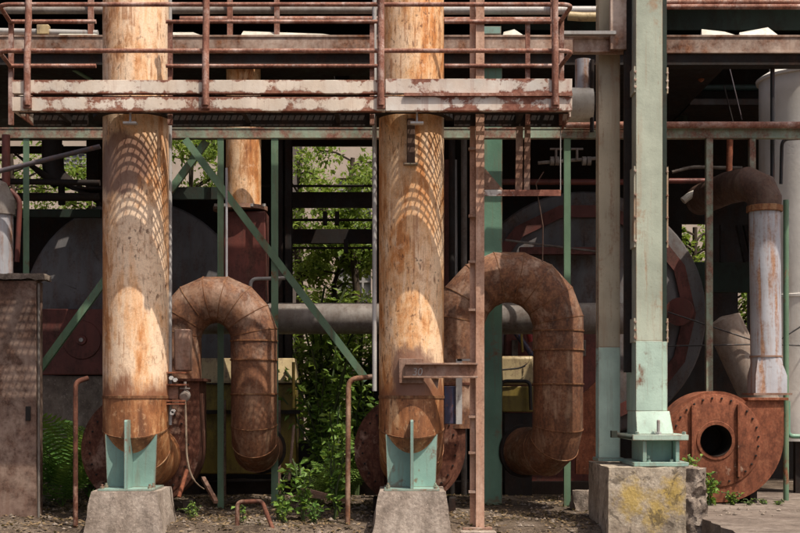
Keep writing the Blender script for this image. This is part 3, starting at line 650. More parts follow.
# concrete block: sound face, broken right flank
bx0, bx1 = X(607, .3), X(705, .3); by0, by1 = .18, 1.9; bz = zp - .033
def rough_box(x0, x1, y0, y1, z0, z1, n, amp, frq, sd):
    import itertools
    vs = []; fs = []; idx = {}
    nx, ny, nz = n
    def vid(i, j, k):
        if (i, j, k) not in idx:
            p = Vector((x0 + (x1 - x0) * i / nx, y0 + (y1 - y0) * j / ny, z0 + (z1 - z0) * k / nz))
            a = amp(p); nv = noise.noise_vector(p * frq + Vector((sd, 0, 0))) * a + noise.noise_vector(p * frq * 3.1) * a * .5
            if k == nz: nv.z = min(nv.z, 0) 
            idx[(i, j, k)] = len(vs); vs.append(p + nv)
        return idx[(i, j, k)]
    for i in range(nx):
        for j in range(ny):
            fs.append((vid(i, j, nz), vid(i + 1, j, nz), vid(i + 1, j + 1, nz), vid(i, j + 1, nz)))
        for k in range(nz):
            fs.append((vid(i, 0, k), vid(i + 1, 0, k), vid(i + 1, 0, k + 1), vid(i, 0, k + 1))); fs.append((vid(i, ny, k), vid(i, ny, k + 1), vid(i + 1, ny, k + 1), vid(i + 1, ny, k)))
    for j in range(ny):
        for k in range(nz):
            fs.append((vid(0, j, k), vid(0, j, k + 1), vid(0, j + 1, k + 1), vid(0, j + 1, k))); fs.append((vid(nx, j, k), vid(nx, j + 1, k), vid(nx, j + 1, k + 1), vid(nx, j, k + 1)))
    m = MB(); m.add(vs, fs); return m
bl = thing('concrete_block', 'broken concrete block with yellow stains carrying the thick grey green column', 'block', ((bx0 + bx1) / 2, 1, 0))
xsplit = X(684, .3)
part('sound_concrete', rough_box(bx0, xsplit, by0, by1, -.15, bz, (26, 20, 22), lambda p: .012, 5, 1), 'block', bl, smooth=40)
part('broken_flank', rough_box(xsplit - .02, bx1, by0 + .03, by1 - .05, -.15, bz - .012, (14, 30, 30), lambda p: .055, 6, 4), 'rubble', bl, smooth=25)

# ------------------------------------------------------------------ left cabinet and neighbours
Yk = 1.7
cb = thing('steel_cabinet', 'tall brown steel cabinet with a mossy flat top at the left edge', 'cabinet', (X(20, Yk), Yk, 0))
xl_, xr_ = X(-34, Yk), X(36, Yk)
m = MB(); m.box(xl_, xr_, Yk, Yk + .34, .0, Z(279, Yk) - .02); part('body', m, 'cabinet', cb, bevel=.01)
m = rough_box(xl_ - .05, X(44.5, Yk), Yk - .05, Yk + .38, Z(279.5, Yk), Z(273.5, Yk), (40, 12, 3), lambda p: .022, 7, 5); part('top_cover', m, 'rubble', cb, smooth=25)
m = MB(); m.box(X(26, Yk), X(31, Yk), Yk - .03, Yk - .002, 1.55, 1.75); part('latch', m, 'dark', cb, bevel=.006)
m = MB(); m.tube([(X(37.5, Yk), Yk + .06, .0), (X(37.5, Yk), Yk + .06, Z(283, Yk))], .018, 8); part('conduit', m, 'greypipe', cb)
# moss lumps on the top cover
Yg = 2.75
t = thing('vent_pipe', 'grey capped pipe standing behind the brown cabinet at the left edge', 'pipe', (X(3, Yg), Yg, 3))
m = MB(); m.tube([(X(2, Yg), Yg, 2.6), P(2, 215, Yg)], W(11, Yg), 24); part('pipe', m, 'bluegrey', t)
m = MB(); m.tube([P(2, 215, Yg), P(2, 203, Yg), P(-3, 193, Yg), P(-14, 188, Yg), P(-30, 187, Yg)], W(13, Yg), 28); part('elbow', m, 'greypipe', t)
def simple(name, pts, r, mat, label, cat, group=None, seg=12, fil=0, n=6):
    m = MB(); m.tube(fillet(pts, fil, n) if fil else pts, r, seg); return part(name, m, mat, None, label, cat, group, smooth=40)
simple('hooked_pipe', [(X(75.5, .9), .9, -.05), P(75.5, 382, .9), P(88, 378, 1.0)], .033, 'fan_dark', 'thin red brown pipe with hooked top standing before the ferns', 'pipe', fil=.08)
simple('hooked_pipe', [(X(347.5, 1.1), 1.1, -.05), P(348.5, 379, 1.1), P(374, 376.5, 1.15)], .034, 'bend_rust', 'thin rusty pipe bent over at the top beside the leafy bush and middle pipe', 'pipe', fil=.12)
simple('low_pipe_rail', [(X(237, 1.0), 1.0, 0), P(237.5, 502, 1.0), P(262, 501, 1.05), P(277, 540, .7)], .03, 'fan_dark', 'low bent rusty pipe rail by the ground left of the leafy plants', 'pipe', fil=.07)
simple('diagonal_pipe', [P(-12, 174, 2.3), P(100, 146.5, 2.3)], .036, 'slate_shaded', 'slanting grey violet pipe high on the left', 'pipe')
simple('conduit', [P(170, 425, 1.35), P(170, -20, 1.35)], .027, 'palesteel', 'thin grey conduit running up beside the left tall pipe', 'conduit', 'thin vertical conduits')
simple('conduit', [P(374.5, 391, .98), P(374.5, -20, .98)], .03, 'palesteel', 'thin grey conduit running up along the middle tall pipe', 'conduit', 'thin vertical conduits')
simple('gooseneck_pipe', [P(250.5, 300, 3.4), P(250.5, 279, 3.4), P(285, 278, 3.4)], .028, 'palesteel', 'small pale bent pipe above the smaller swan-neck duct', 'pipe', fil=.1)
simple('conduit', [P(226.5, 300, 2.6), P(226.5, 168, 2.6)], .018, 'bluegrey', 'short grey conduit clipped in front of the squat rusty stack', 'conduit', 'thin vertical conduits')

# valve gear beside the left pipe
vg = thing('valve_gear', 'rusty valve box and brackets fixed beside the left tall pipe', 'valve', (X(180, 1.4), 1.4, 1.6))
m = MB(); m.box(X(174, 1.4), X(190, 1.4), 1.4, 1.6, Z(371, 1.4), Z(329, 1.4)); part('box', m, 'duct_rust', vg, bevel=.02)
for py in (372, 384, 400, 403):
    m = MB(); m.box(X(166, 1.3), X(187, 1.3), 1.15, 1.45, Z(py + 1.5, 1.3), Z(py, 1.3)); part('bracket', m, 'fan_rust', vg)
m = MB(); m.box(X(168, 1.3), X(179, 1.3), 1.25, 1.4, Z(399, 1.3), Z(386, 1.3)); part('flange_block', m, 'duct_rust', vg, bevel=.008)
for px, py in ((172, 378), (174, 411), (176, 380), (173, 413)):
    m = MB(); m.lathe([(.03, 0), (.03, .06), (.014, .065)], (X(px, 1.2), 1.12, Z(py, 1.2)), (0, 1, 0), 6); part('nut', m, 'palesteel', vg)
m = MB(); m.lathe([(.05, -.06), (.07, -.05), (.07, .05), (.04, .06)], P(185, 396, 1.25), (0, 1, .3), 14); m.lathe([(.02, 0), (.02, .14)], P(185, 392, 1.25), UP, 8); m.box(X(180, 1.25), X(190, 1.25), 1.22, 1.25, Z(389, 1.25), Z(387.6, 1.25)); part('valve', m, 'greypipe', vg)
simple('hose', [P(185, 400, 1.2), P(186, 420, 1.2), P(186.5, 455, 1.2), P(190, 474, 1.2), P(197, 485, 1.25), P(204, 489, 1.3)], .014, 'hose', 'pale rubber hose hanging from the valve gear', 'hose', fil=.12)
simple('support_strut', [P(187, 470, 1.5), P(179, 497, 1.3)], .028, 'fan_rust', 'short leaning rusty strut below the valve gear', 'strut')

# ------------------------------------------------------------------ right-hand pipework
dp = thing('grey_downpipe', 'blue grey rust-stained downpipe with brown elbow, feeding the open blower on the right', 'pipe', (X(766, 2.6), 2.6, 2))
Yd = 2.6; r = W(15.2, Yd)
m = MB(); m.tube([P(766, 357, Yd), P(764.5, 209, Yd)], r, 48); part('pipe', m, 'bluegrey', dp)
m = MB(); tz, bzz = Z(357, Yd), Z(393, Yd)
k = 24; top = [Vector((X(766, Yd) + r * math.cos(2 * math.pi * i / k), Yd + r * math.sin(2 * math.pi * i / k), tz)) for i in range(k)]
bot = []
for i in range(k):
    a = 2 * math.pi * i / k; s_ = max(abs(math.cos(a)), abs(math.sin(a))); bot.append(Vector((X(767, Yd) + r * 1.02 * math.cos(a) / s_, Yd + r * 1.02 * math.sin(a) / s_, bzz + .25)))
bot2 = [Vector((p.x, p.y, bzz)) for p in bot]
m.add(top + bot + bot2, [(q * k + i, (q + 1) * k + i, (q + 1) * k + (i + 1) % k, q * k + (i + 1) % k) for q in range(2) for i in range(k)]); part('square_transition', m, 'bluegrey', dp, smooth=30)
m = MB(); m.lathe([(r + .012, -.012), (r + .012, .012)], P(766, 356.5, Yd), UP, 40); part('band', m, 'duct_rust', dp); m = MB(); m.box(X(748, Yd), X(786, Yd), Yd - .3, Yd + .34, bzz - .03, bzz); part('flange', m, 'duct_rust', dp)
el = [P(764.5, 209, Yd), P(764.5, 200, Yd), P(760, 190, Yd + .03), P(747, 184, Yd + .16), P(728, 188, Yd + .75), P(700, 200, Yd + 1.9)]
m = MB(); m.tube(el, r * 1.1, 40); part('elbow', m, 'elbowbrown', dp)
m = MB(); seam(m, el, 0, r * 1.1, .015, .05, 40); part('collar', m, 'pipe_brown', dp)

m = MB(); m.lathe([(W(18, 4.2), 0), (W(18, 4.2), 1.7), (.27, 1.702), (.02, 1.76)], P(768, 418, 4.2), (P(716, 306, 4.3) - P(768, 418, 4.2)), 36)
part('slanted_duct', m, 'dustyduct', None, 'dusty grey slanted duct leaning left behind the open blower', 'duct')

tk = thing('white_tank', 'tall white cylindrical tank with conical top at the right edge', 'tank', (X(812, 4.9), 4.9, .2))
m = MB(); c = Vector((X(812, 4.9), 4.9, 0)); rt = .84
m.lathe([(rt, Z(440, 4.9)), (rt, Z(300, 4.9)), (rt + .015, Z(299.5, 4.9)), (rt + .015, Z(297, 4.9)), (rt, Z(296.5, 4.9)), (rt, Z(81, 4.9))], c, UP, 72); part('shell', m, 'tank', tk)
m = MB(); m.lathe([(rt + .04, Z(82, 4.9)), (rt + .05, Z(79.5, 4.9)), (rt * .80, Z(71, 4.9)), (rt * .80, Z(55, 4.9)), (.05, Z(53, 4.9))], c, UP, 72); part('lid', m, 'tank', tk)
for a in (-2.2, -1.0, .5):
    m = MB(); m.box(c.x + rt * .8 * math.cos(a) - .06, c.x + rt * .8 * math.cos(a) + .06, c.y + rt * .8 * math.sin(a) - .06, c.y + rt * .8 * math.sin(a) + .06, .2, Z(438, 4.9)); part('leg', m, 'dark', tk)
simple('black_downpipe', [P(772.5, 66, 3.4), P(772.5, 182, 3.4)], .034, 'black', 'straight black pipe hanging before the white tank', 'pipe', fil=0)
simple('black_hoop_pipe', [P(781, 184, 3.4), P(782, 139, 3.4), P(830, 137, 3.4)], .028, 'black', 'black pipe bent over before the white tank', 'pipe', fil=.12)
m = MB(); m.tube([(X(786, 2.9), 2.9, .3), P(786, 200, 2.9)], .042, 12); part('green_standpipe', m, 'green', None, 'thin green standpipe at the right edge before the white tank', 'pipe', smooth=40)
simple('green_foot_pipe', [P(788, 401, 3.0), P(788, 436, 3.0), P(815, 437, 3.0)], .035, 'mintdark', 'green pipe bent near the floor right of the open blower', 'pipe', fil=.08)
for py, dz in ((266, 0), (336, -18)):
    simple('cable', [P(668, 312 if dz else 346, 3.9), P(770, py + 10 if dz else 344, 3.9), P(830, py + dz - 10 if dz else 347, 3.9)], .012, 'black', 'thin dark line crossing behind the downpipe, ' + ('rising to the right' if dz else 'running level'), 'cable')

# long red pipe lying on the frame beam, upper beams
simple('red_pipe', [P(566, 125, 2.93), P(840, 125, 2.93)], W(3.4, 2.93), 'rail', 'long red brown pipe lying along the green frame beam on the right', 'pipe')
simple('grey_line_pipe', [P(-20, 10.5, 3.3), P(380, 10.5, 3.3)], .055, 'greypipe', 'long grey pipe across the top left of the photo', 'pipe')
hb = thing('deck_beam', 'long pale rusty steel beam carrying the upper deck, high behind the pipes', 'beam', (0, 3.15, 6.8))
m = MB(); Yb = 3.15; m.ibeam(X(-60, Yb), X(840, Yb), Yb, Z(53, Yb), Z(35, Yb), .16, .03, .13); part('girder', m, 'beam', hb, bevel=.003)
m = MB(); m.box(X(-60, Yb), X(840, Yb), Yb + .05, Yb + .30, Z(64, Yb), Z(53, Yb) - .004); part('shaded_underside', m, 'dark', hb)  # near-black box stands for the shade under the beam
for px in (91, 230, 277, 553):
    m = MB(); m.bar(P(px, 36, Yb + .08), P(px, -10, Yb + .08), .08, W(5, Yb), Vector((1, 0, 0))); part('stub_post', m, 'rail', hb)
st = thing('short_beam', 'short rusty beam end joining the cream column at the top, right of the walkway', 'beam', (X(598, .95), .95, 6))
m = MB(); m.ibeam(X(574, .95), X(625, .95), .95, Z(52, .95), Z(37, .95), .14, .025, .11); part('girder', m, 'beam', st, bevel=.003)
m = MB(); m.box(X(610, .9), X(626, .9), .86, .94, Z(50, .9), Z(-20, .9)); part('upright', m, 'beam', st, bevel=.003)
m = MB(); m.box(X(563, .9), X(615, .9), .82, .94, Z(35.8, .9), Z(32.5, .9)); part('ledge', m, 'palesteel', st)
lp = thing('lagged_pipe', 'white lagged pipe elbow just behind the right end of the walkway', 'pipe', (X(582, 2.0), 2.0, 5.5))
m = MB(); m.tube([P(560, 105, 2.1), P(592, 105, 2.1)], W(17, 2.1), 32); part('barrel', m, 'whitebits', lp)
m = MB(); m.tube([P(583, 90, 2.1), P(583, 60, 2.1)], W(8, 2.1), 24); part('riser', m, 'bluegrey', lp)
simple('tan_pipe', [P(568, 16, 2.2), P(582, 17, 2.2), P(604, 17, 2.2)], W(4.5, 2.2), 'beige', 'short tan pipe stub near the top of the cream column', 'pipe', seg=18)
simple('gutter_pipe', [P(664, 2.5, 3.5), P(840, 2.5, 3.5)], .05, 'rail', 'upper of two red brown pipes along the top right edge', 'pipe')
simple('gutter_pipe', [P(664, 7, 3.45), P(840, 7, 3.45)], .04, 'rail', 'lower of two red brown pipes along the top right edge', 'pipe')
m = MB(); m.box(X(500, 6.0), X(850, 6.0), 6.0, 6.05, Z(30, 6.0), Z(9.5, 6.0)); part('parapet_panel', m, 'darkgreen', None, 'dark olive panel strip along the top right', 'panel')
for (pa, pb, h, tilt, lb) in ((702, 735, 7, .01, 'left white sheet lying on the deck beam at top right'), (740, 778, 5.5, -.02, 'right white sheet lying on the deck beam at top right'), (241, 330, 5, .01, 'long white sheet lying on the deck beam at top centre'), (166, 200, 4.5, .0, 'short white sheet on the deck beam beside the left tall pipe'), (58, 98, 4, 0, 'pale sheet on the deck beam at far top left'), (503, 523, 5.5, -.01, 'small white sheet behind the right end of the walkway')):
    z0 = Z(35, 3.15) + .004; m = MB(); x0, x1 = X(pa, 3.15), X(pb, 3.15); hh = W(h, 3.15)
    m.add([(x0, 3.16, z0), (x1, 3.16, z0), (x1 - .12, 3.26, z0 + hh - tilt * 3), (x0 + .02, 3.26, z0 + hh + tilt), (x0, 3.29, z0), (x1, 3.29, z0)], [(0, 1, 2, 3), (1, 5, 2), (3, 2, 5, 4), (0, 3, 4)])
    part('folded_sheet', m, 'whitebits', None, lb, 'sheet', 'pale sheets lying on the deck beam', smooth=0)
simple('grey_line_pipe', [P(-20, 31, 3.25), P(98, 33.5, 3.25)], .05, 'palesteel', 'short pale pipe lying on the deck beam at the far top left', 'pipe')
simple('grey_line_pipe', [P(180, 19.5, 4.2), P(380, 19.5, 4.2)], .05, 'rail', 'thin red pipe above the deck beam between the tall pipes', 'pipe')
simple('grey_line_pipe', [P(440, 20, 4.2), P(560, 20, 4.2)], .045, 'rail', 'thin red pipe above the deck beam right of the middle pipe', 'pipe')
simple('grey_line_pipe', [P(440, 10.5, 3.35), P(600, 10.5, 3.35)], .065, 'palesteel', 'pale pipe across the top right of the middle pipe', 'pipe')
m = MB(); m.box(X(37, 3.2), X(49, 3.2), 3.17, 3.29, Z(34.6, 3.2), Z(25, 3.2)); part('junction_box', m, 'beige', None, 'small beige box on the deck beam at top left', 'box', bevel=.01)
m = MB(); m.box(X(483, 3.2), X(501, 3.2), 3.16, 3.28, Z(34.6, 3.2), Z(27, 3.2)); part('green_cleat', m, 'mint', None, 'pale green cleat at the head of the wide green column', 'cleat')

# ------------------------------------------------------------------ shed: decks, walls (open at the back)
SUNV = Vector((math.sin(math.radians(45)) * math.cos(math.radians(62)), -math.cos(math.radians(45)) * math.cos(math.radians(62)), math.sin(math.radians(62))))
# holes added in deck and roof, aimed so sun patches land on the machines
holes = [(55, 262, 6.4, .10, .16), (206, 292, 6.4, .10, .10), (60, 300, 5.8, .2, .2), (520, 262, 6.4, .14, .14),
         (683, 340, 6.4, .2, .3), (590, 360, 5.6, .3, .16), (287, 250, 5.6, .12, .4), (330, 236, 6.6, .3, .12), (70, 186, 5.6, .16, .16), (330, 306, 4.0, .5, .2), (605, 306, 4.0, .4, .2), (720, 275, 6.5, .3, .14)]
def plate(mb, x0, x1, y0, y1, z0, z1):
    zm = (z0 + z1) / 2; rs_ = []
    for px, py, Yt, hw, hd in holes:
        T = P(px, py, Yt); q = T + SUNV * ((zm - T.z) / SUNV.z)
        if x0 + hw < q.x < x1 - hw and y0 + hd < q.y < y1 - hd: rs_.append((q.x - hw, q.x + hw, q.y - hd, q.y + hd))
    gx = sorted({x0, x1} | {r_[0] for r_ in rs_} | {r_[1] for r_ in rs_}); gy = sorted({y0, y1} | {r_[2] for r_ in rs_} | {r_[3] for r_ in rs_})
    for i in range(len(gx) - 1):
        for j in range(len(gy) - 1):
            cx_, cy_ = (gx[i] + gx[i + 1]) / 2, (gy[j] + gy[j + 1]) / 2
            if not any(r_[0] < cx_ < r_[1] and r_[2] < cy_ < r_[3] for r_ in rs_): mb.box(gx[i], gx[i + 1], gy[j], gy[j + 1], z0, z1)
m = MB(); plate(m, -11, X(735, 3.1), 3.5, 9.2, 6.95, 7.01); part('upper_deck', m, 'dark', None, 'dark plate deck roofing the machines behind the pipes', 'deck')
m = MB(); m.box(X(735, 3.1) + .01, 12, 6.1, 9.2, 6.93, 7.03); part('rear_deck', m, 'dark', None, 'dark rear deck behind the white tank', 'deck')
m = MB(); plate(m, -11, X(735, 3.1), 4.0, 9.2, 8.73, 8.78); m.box(X(735, 3.1) + .01, 12, 5.3, 9.2, 8.7, 8.8); part('shade_roof', m, 'dark', None, 'dark roof added over the upper deck to shade it', 'roof')  # roof added to keep everything above the deck in shade
m = MB(); m.box(-11, .9, .95, 1.6, 9.0, 9.1); m.box(4.6, 7.45, .54, 2.2, 9.0, 9.1); m.box(.901, 4.599, .80, .98, 9.0, 9.1); part('overhead_shade_plate', m, 'dark', None, 'unseen overhead plates added to shade the frame and downpipe below', 'walkway')  # unseen plates added overhead, shaped to block the sun
# rear wall with openings: rectangles given in the picture's own measure at Y = 9
YW = 9.0
openings = [(-60, 96, 140, 214), (170, 221, 138, 191), (290, 374, 146, 440), (682, 708, 224, 264), (738, 748, 292, 372), (575, 596, 400, 470)]
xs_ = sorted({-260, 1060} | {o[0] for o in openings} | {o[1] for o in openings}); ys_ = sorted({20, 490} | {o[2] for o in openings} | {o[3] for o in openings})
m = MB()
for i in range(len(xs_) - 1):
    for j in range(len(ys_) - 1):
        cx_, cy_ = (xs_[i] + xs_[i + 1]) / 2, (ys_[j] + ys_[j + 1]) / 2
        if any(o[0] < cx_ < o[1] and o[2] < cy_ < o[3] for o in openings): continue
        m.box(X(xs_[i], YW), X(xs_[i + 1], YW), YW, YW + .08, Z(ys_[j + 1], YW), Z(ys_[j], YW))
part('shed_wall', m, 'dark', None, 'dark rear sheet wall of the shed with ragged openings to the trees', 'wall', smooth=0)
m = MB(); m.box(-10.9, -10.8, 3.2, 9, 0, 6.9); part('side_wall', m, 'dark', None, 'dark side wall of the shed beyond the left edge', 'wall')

# steel inside the shed
def hor(px0, px1, py0, py1, Y, mat, name, label, cat='beam', group=None, d=.15):
    m = MB(); m.box(X(px0, Y), X(px1, Y), Y, Y + d, Z(py1, Y), Z(py0, Y)); return part(name, m, mat, None, label, cat, group)
hor(284, 384, 192, 207, 6.6, 'dark', 'shed_beam', 'upper dark beam crossing the bright opening in the middle', group='dark beams across the middle opening')
hor(284, 384, 229, 243, 6.6, 'dark', 'shed_beam', 'lower dark beam crossing the bright opening in the middle', group='dark beams across the middle opening')
for i, (py, w, lb) in enumerate(((186, 1.3, 'top thin dark pipe across the middle opening'), (220, 1.4, 'second thin dark pipe across the middle opening, with two valves'), (248, 1.2, 'lowest thin dark pipe across the middle opening'))):
    t = thing('thin_pipe', lb, 'pipe', P(330, py, 6.2), 'thin pipes across the middle opening')
    m = MB(); m.tube([P(225 if py == 186 else 284, py, 6.2), P(384, py, 6.2)], W(w, 6.2), 8); part('pipe', m, 'dark', t, smooth=40)
    if i:
        for px in ((325, 337) if i == 1 else (346,)):
            m = MB(); m.box(X(px - 2, 6.2), X(px + 2, 6.2), 6.1, 6.3, Z(py + 5, 6.2), Z(py - 8, 6.2)); part('valve', m, 'dark', t)
for px, w, lb in ((280.5, 5, 'left'), (288.5, 6, 'right')):
    m = MB(); m.hcol(X(px, 5.6), 5.7, .2, 6.92, W(w, 5.6), .3); part('shed_column', m, 'dark', None, lb + ' of two dark columns beside the middle opening', 'column', 'paired dark columns', smooth=0)
# squat rusty stack behind the frame
sk = thing('rusty_stack', 'short orange speckled stack with brown lower casing between the two tall pipes', 'stack', (X(243.5, 3.7), 3.7, 2))
rs = W(17.5, 3.7); m = MB(); m.lathe([(rs, Z(208, 3.7)), (rs, Z(150, 3.7)), (rs * .97, Z(60, 3.7)), (rs * .97, 6.9)], (X(243.5, 3.7), 3.7, 0), UP, 40); part('stack_pipe', m, 'pipe_orange', sk)
m = MB(); m.lathe([(rs * 1.55, Z(211, 3.7)), (rs * 1.55, Z(207, 3.7))], (X(240.5, 3.7), 3.7, 0), UP, 32)
part('flange', m, 'duct_rust', sk)
for px in (216, 225, 252, 264):
    m = MB(); m.lathe([(.03, 0), (.03, .04)], (X(px, 3.35), 3.35, Z(207, 3.4)), UP, 6); part('bolt', m, 'palesteel', sk)
m = MB(); m.box(X(224, 3.5), X(266, 3.5), 3.45, 3.95, Z(301, 3.5), Z(211.5, 3.5)); part('casing', m, 'redmach', sk, bevel=.02)
# big drums
def drum(px, py, rpx, Y, label, ring):
    c = P(px, py, Y); r = W(rpx, Y); t = thing('boiler_drum', label, 'drum', (c.x, Y, c.z - r), 'large steel drums lying end-on')
    m = MB(); m.lathe([(.001, -.10), (r * .35, -.09), (r * .7, -.06), (r * .9, -.01), (r * .985, .03), (r, .07), (r, 2.9), (r * .9, 3.0)], c, (0, 1, 0), 72); part('shell', m, 'drum', t, smooth=30)
    if ring:
        m = MB(); m.lathe([(r * .80, -.075), (r * .80, -.11), (r * .90, -.10), (r * .90, -.04)], c, (0, 1, 0), 14); m.f = [f for f in m.f if len(f) < 6]; part('ring', m, 'redbits' if False else 'redmach', t, smooth=0)
        m = MB(); q = P(676, 313, Y - .1); m.lathe([(.16, .1), (.16, -.55), (.24, -.56), (.24, -.66), (.10, -.67)], P(684, 314, Y), (.35, 1, 0), 24); part('nozzle', m, 'redmach', t, smooth=30)
    m = MB()
    for k in range(5):
        a = math.pi * (.12 + .19 * k); m.tube([c + Vector((r * .98 * math.cos(a), .02, r * .98 * math.sin(a))), c + Vector((r * .55 * math.cos(a), -.085, r * .55 * math.sin(a)))], .008, 6)
    part('weld_line', m, 'drum', t)
    return t
drum(135, 312, 113, 6.4, 'large dark grey drum end behind the left tall pipe', False)
drum(584, 314, 123, 6.4, 'large dark grey drum end with red ring behind the cream column', True)
# red machine housings
rh = thing('red_housing', 'dark red machine housing with a round bolted cover left of the left tall pipe', 'machine', (X(72, 5.8), 5.8, .2))
m = MB(); m.box(X(40, 5.8), X(112, 5.8), 5.8, 6.2, Z(375, 5.8), Z(309, 5.8)); part('body', m, 'redmach', rh, bevel=.02)
m = MB(); m.lathe([(.08, -.06), (.09, -.02), (.32, -.02), (.33, .0)], P(82, 340, 5.8), (0, 1, 0), 32); part('cover', m, 'redmach', rh, smooth=30)
m = MB(); m.lathe([(.035, -.075), (.035, -.05)], P(82, 340, 5.8), (0, 1, 0), 16); part('plug', m, 'palesteel', rh)
m = MB(); m.box(X(40, 5.8), X(112, 5.8), 5.85, 6.2, .2, Z(376, 5.8)); part('plinth', m, 'slab', rh)
m = MB(); m.box(X(506, 5.6), X(600, 5.6), 5.6, 6.1, .2, Z(333, 5.6)); mh = part('machine_bed', m, 'redmach', None, 'dark red machine bed behind the larger swan-neck duct', 'machine', bevel=.02)
hor(520, 600, 247, 254, 6.0, 'redmach', 'red_beam', 'thin dark red beam across the right drum', d=.2)
m = MB(); m.prism([(X(576, 3.9), Z(400, 3.9)), (X(598, 3.9), Z(380, 3.9)), (X(598, 3.9), Z(474, 3.9)), (X(576, 3.9), Z(474, 3.9))], 3.9, 4.0); part('lit_patch_plate', m, 'fan_rust', None, 'reddish plate standing for a sunlit patch beyond the foot of the larger swan-neck duct', 'plate')  # plate shaped and placed to stand for a sunlit patch
simple('grey_crosspipe', [P(200, 318.5, 4.0), P(640, 318.5, 4.0)], W(15.6, 4.0), 'greypipe', 'thick dusty grey pipe crossing level behind both swan-neck ducts', 'pipe', seg=32)
m = MB()
# yellow machines
ym = thing('yellow_machine', 'oily yellow machine with beige hood behind the smaller swan-neck duct', 'machine', (X(245, 4.7), 4.7, .2))
m = MB(); m.box(X(190, 4.7), X(296, 4.7), 4.7, 5.2, Z(474, 4.7), Z(384, 4.7)); part('body', m, 'yellow', ym, bevel=.02)
m = MB(); zz0, zz1 = Z(383, 4.6), Z(358, 4.7)
m.add([(X(190, 4.6), 4.6, zz0), (X(297, 4.6), 4.6, zz0), (X(297, 4.6), 5.2, zz0), (X(190, 4.6), 5.2, zz0), (X(199, 4.7), 4.75, zz1), (X(294, 4.7), 4.75, zz1), (X(294, 4.7), 5.2, zz1), (X(199, 4.7), 5.2, zz1)], [(0, 3, 2, 1), (4, 5, 6, 7), (0, 1, 5, 4), (1, 2, 6, 5), (2, 3, 7, 6), (3, 0, 4, 7)]); part('hood', m, 'beige', ym, bevel=.01)
for px in (222, 277):
    m = MB(); m.box(X(px - 3.5, 4.5), X(px + 3.5, 4.5), 4.5, 4.58, .2, Z(400, 4.5)); part('upright', m, 'cabinet', ym)
m = MB(); m.box(X(186, 4.52), X(300, 4.52), 4.59, 4.65, Z(414, 4.52), Z(410, 4.52)); part('rail', m, 'dark', ym)
simple('yellow_rod', [P(293.5, 362, 3.6), P(293.5, 408, 3.6)], .025, 'yellow', 'short bright yellow rod at the right end of the yellow machine', 'rod')
simple('leaning_rod', [P(294, 425, 3.55), P(289, 480, 3.5)], .022, 'duct_rust', 'thin rusty rod leaning by the yellow machine and leafy plant', 'rod')
y2 = thing('yellow_pump', 'small yellow and white pump housing with black handle right of the wide green column', 'pump', (X(518, 4.7), 4.7, .2))
m = MB(); m.box(X(500, 4.7), X(535, 4.7), 4.7, 5.2, Z(385, 4.7), Z(356, 4.7)); part('hood', m, 'beige', y2, bevel=.05)
m = MB(); m.box(X(502, 4.7), X(534, 4.7), 4.72, 5.2, Z(412, 4.7), Z(386, 4.7)); part('body', m, 'yellow', y2, bevel=.02)
m = MB(); m.tube(fillet([P(500, 408, 4.6), P(501, 381, 4.6), P(530, 381, 4.6), P(531, 410, 4.6)], .1), .03, 10); part('handle', m, 'black', y2, smooth=40)
m = MB(); m.tube(fillet([P(500, 370, 4.6), P(522, 368, 4.6), P(530, 362, 4.6), P(529, 352, 4.6)], .1), .014, 8); part('cable', m, 'black', y2, smooth=40)
m = MB(); m.box(X(505, 4.75), X(532, 4.75), 4.75, 5.2, .2, Z(413, 4.75)); part('pedestal', m, 'dark', y2)
for (pa, pb, mt, lb) in ((P(514, 330, 5.4), P(533, 356, 5.4), 'blue', 'blue handle behind the yellow and white pump'), (P(527, 320, 5.4), P(531, 342, 5.4), 'redbits', 'red handle behind the yellow and white pump'), (P(521.5, 334, 5.3), P(522.5, 352, 5.3), 'yellow', 'thin yellow lever behind the yellow and white pump')):
    simple('lever_handle', [pa, pb], .05 if mt != 'yellow' else .02, mt, lb, 'lever', 'coloured levers behind the pump')
gb = thing('gauge_box', 'white framed blue box between the middle pipe and the slim post', 'box', (X(450, 1.5), 1.5, 1.7))
m = MB(); m.box(X(444, 1.5), X(460, 1.5), 1.5, 1.6, Z(424, 1.5), Z(386, 1.5)); part('box', m, 'blue', gb, bevel=.01)
m = MB(); m.box(X(456, 1.48), X(462, 1.48), 1.46, 1.499, Z(424, 1.48), Z(359, 1.48)); m.box(X(457, 1.48), X(470, 1.48), 1.46, 1.5, Z(361, 1.48), Z(359, 1.48) + .001); part('frame', m, 'palesteel', gb)
# dark ducts upper left, miscellaneous dark steel
simple('dark_duct', [P(52, 120, 5.6), P(52, 175, 5.6), P(72, 190, 5.6), P(130, 190, 5.6)], W(10, 5.6), 'dark', 'dark duct curving below the upper deck at the left', 'duct', seg=20, fil=.25)
m = MB(); m.box(X(-10, 6), X(100, 6), 6, 6.15, Z(217, 6), Z(209, 6)); part('shed_beam', m, 'darkgreen', None, 'dark greenish beam over the left drum', 'beam')
m = MB(); m.tube([P(6, 135, 2.8), P(6, 186, 2.8)], .06, 10); part('stub_pipe', m, 'redmach', None, 'dark red stub pipe at the far left above the grey vent pipe', 'pipe', smooth=40)
m = MB(); m.box(X(690, 6.5), X(790, 6.5), 6.5, 6.7, Z(292, 6.5), Z(262, 6.5)); part('green_girder', m, 'darkgreen', None, 'wide dark green girder behind the grey downpipe', 'beam')
for px, lb in ((722, 'left'), (738, 'middle'), (745, 'right')):
    m = MB(); m.bar(P(px, 225, 6.2), P(px + (8 if px > 730 else 0), 262, 6.2), .12, W(4, 6.2), Vector((1, 0, 0))); part('shed_strut', m, 'dark', None, lb + ' of three dark struts above the dark green girder', 'strut', 'dark struts above the girder')
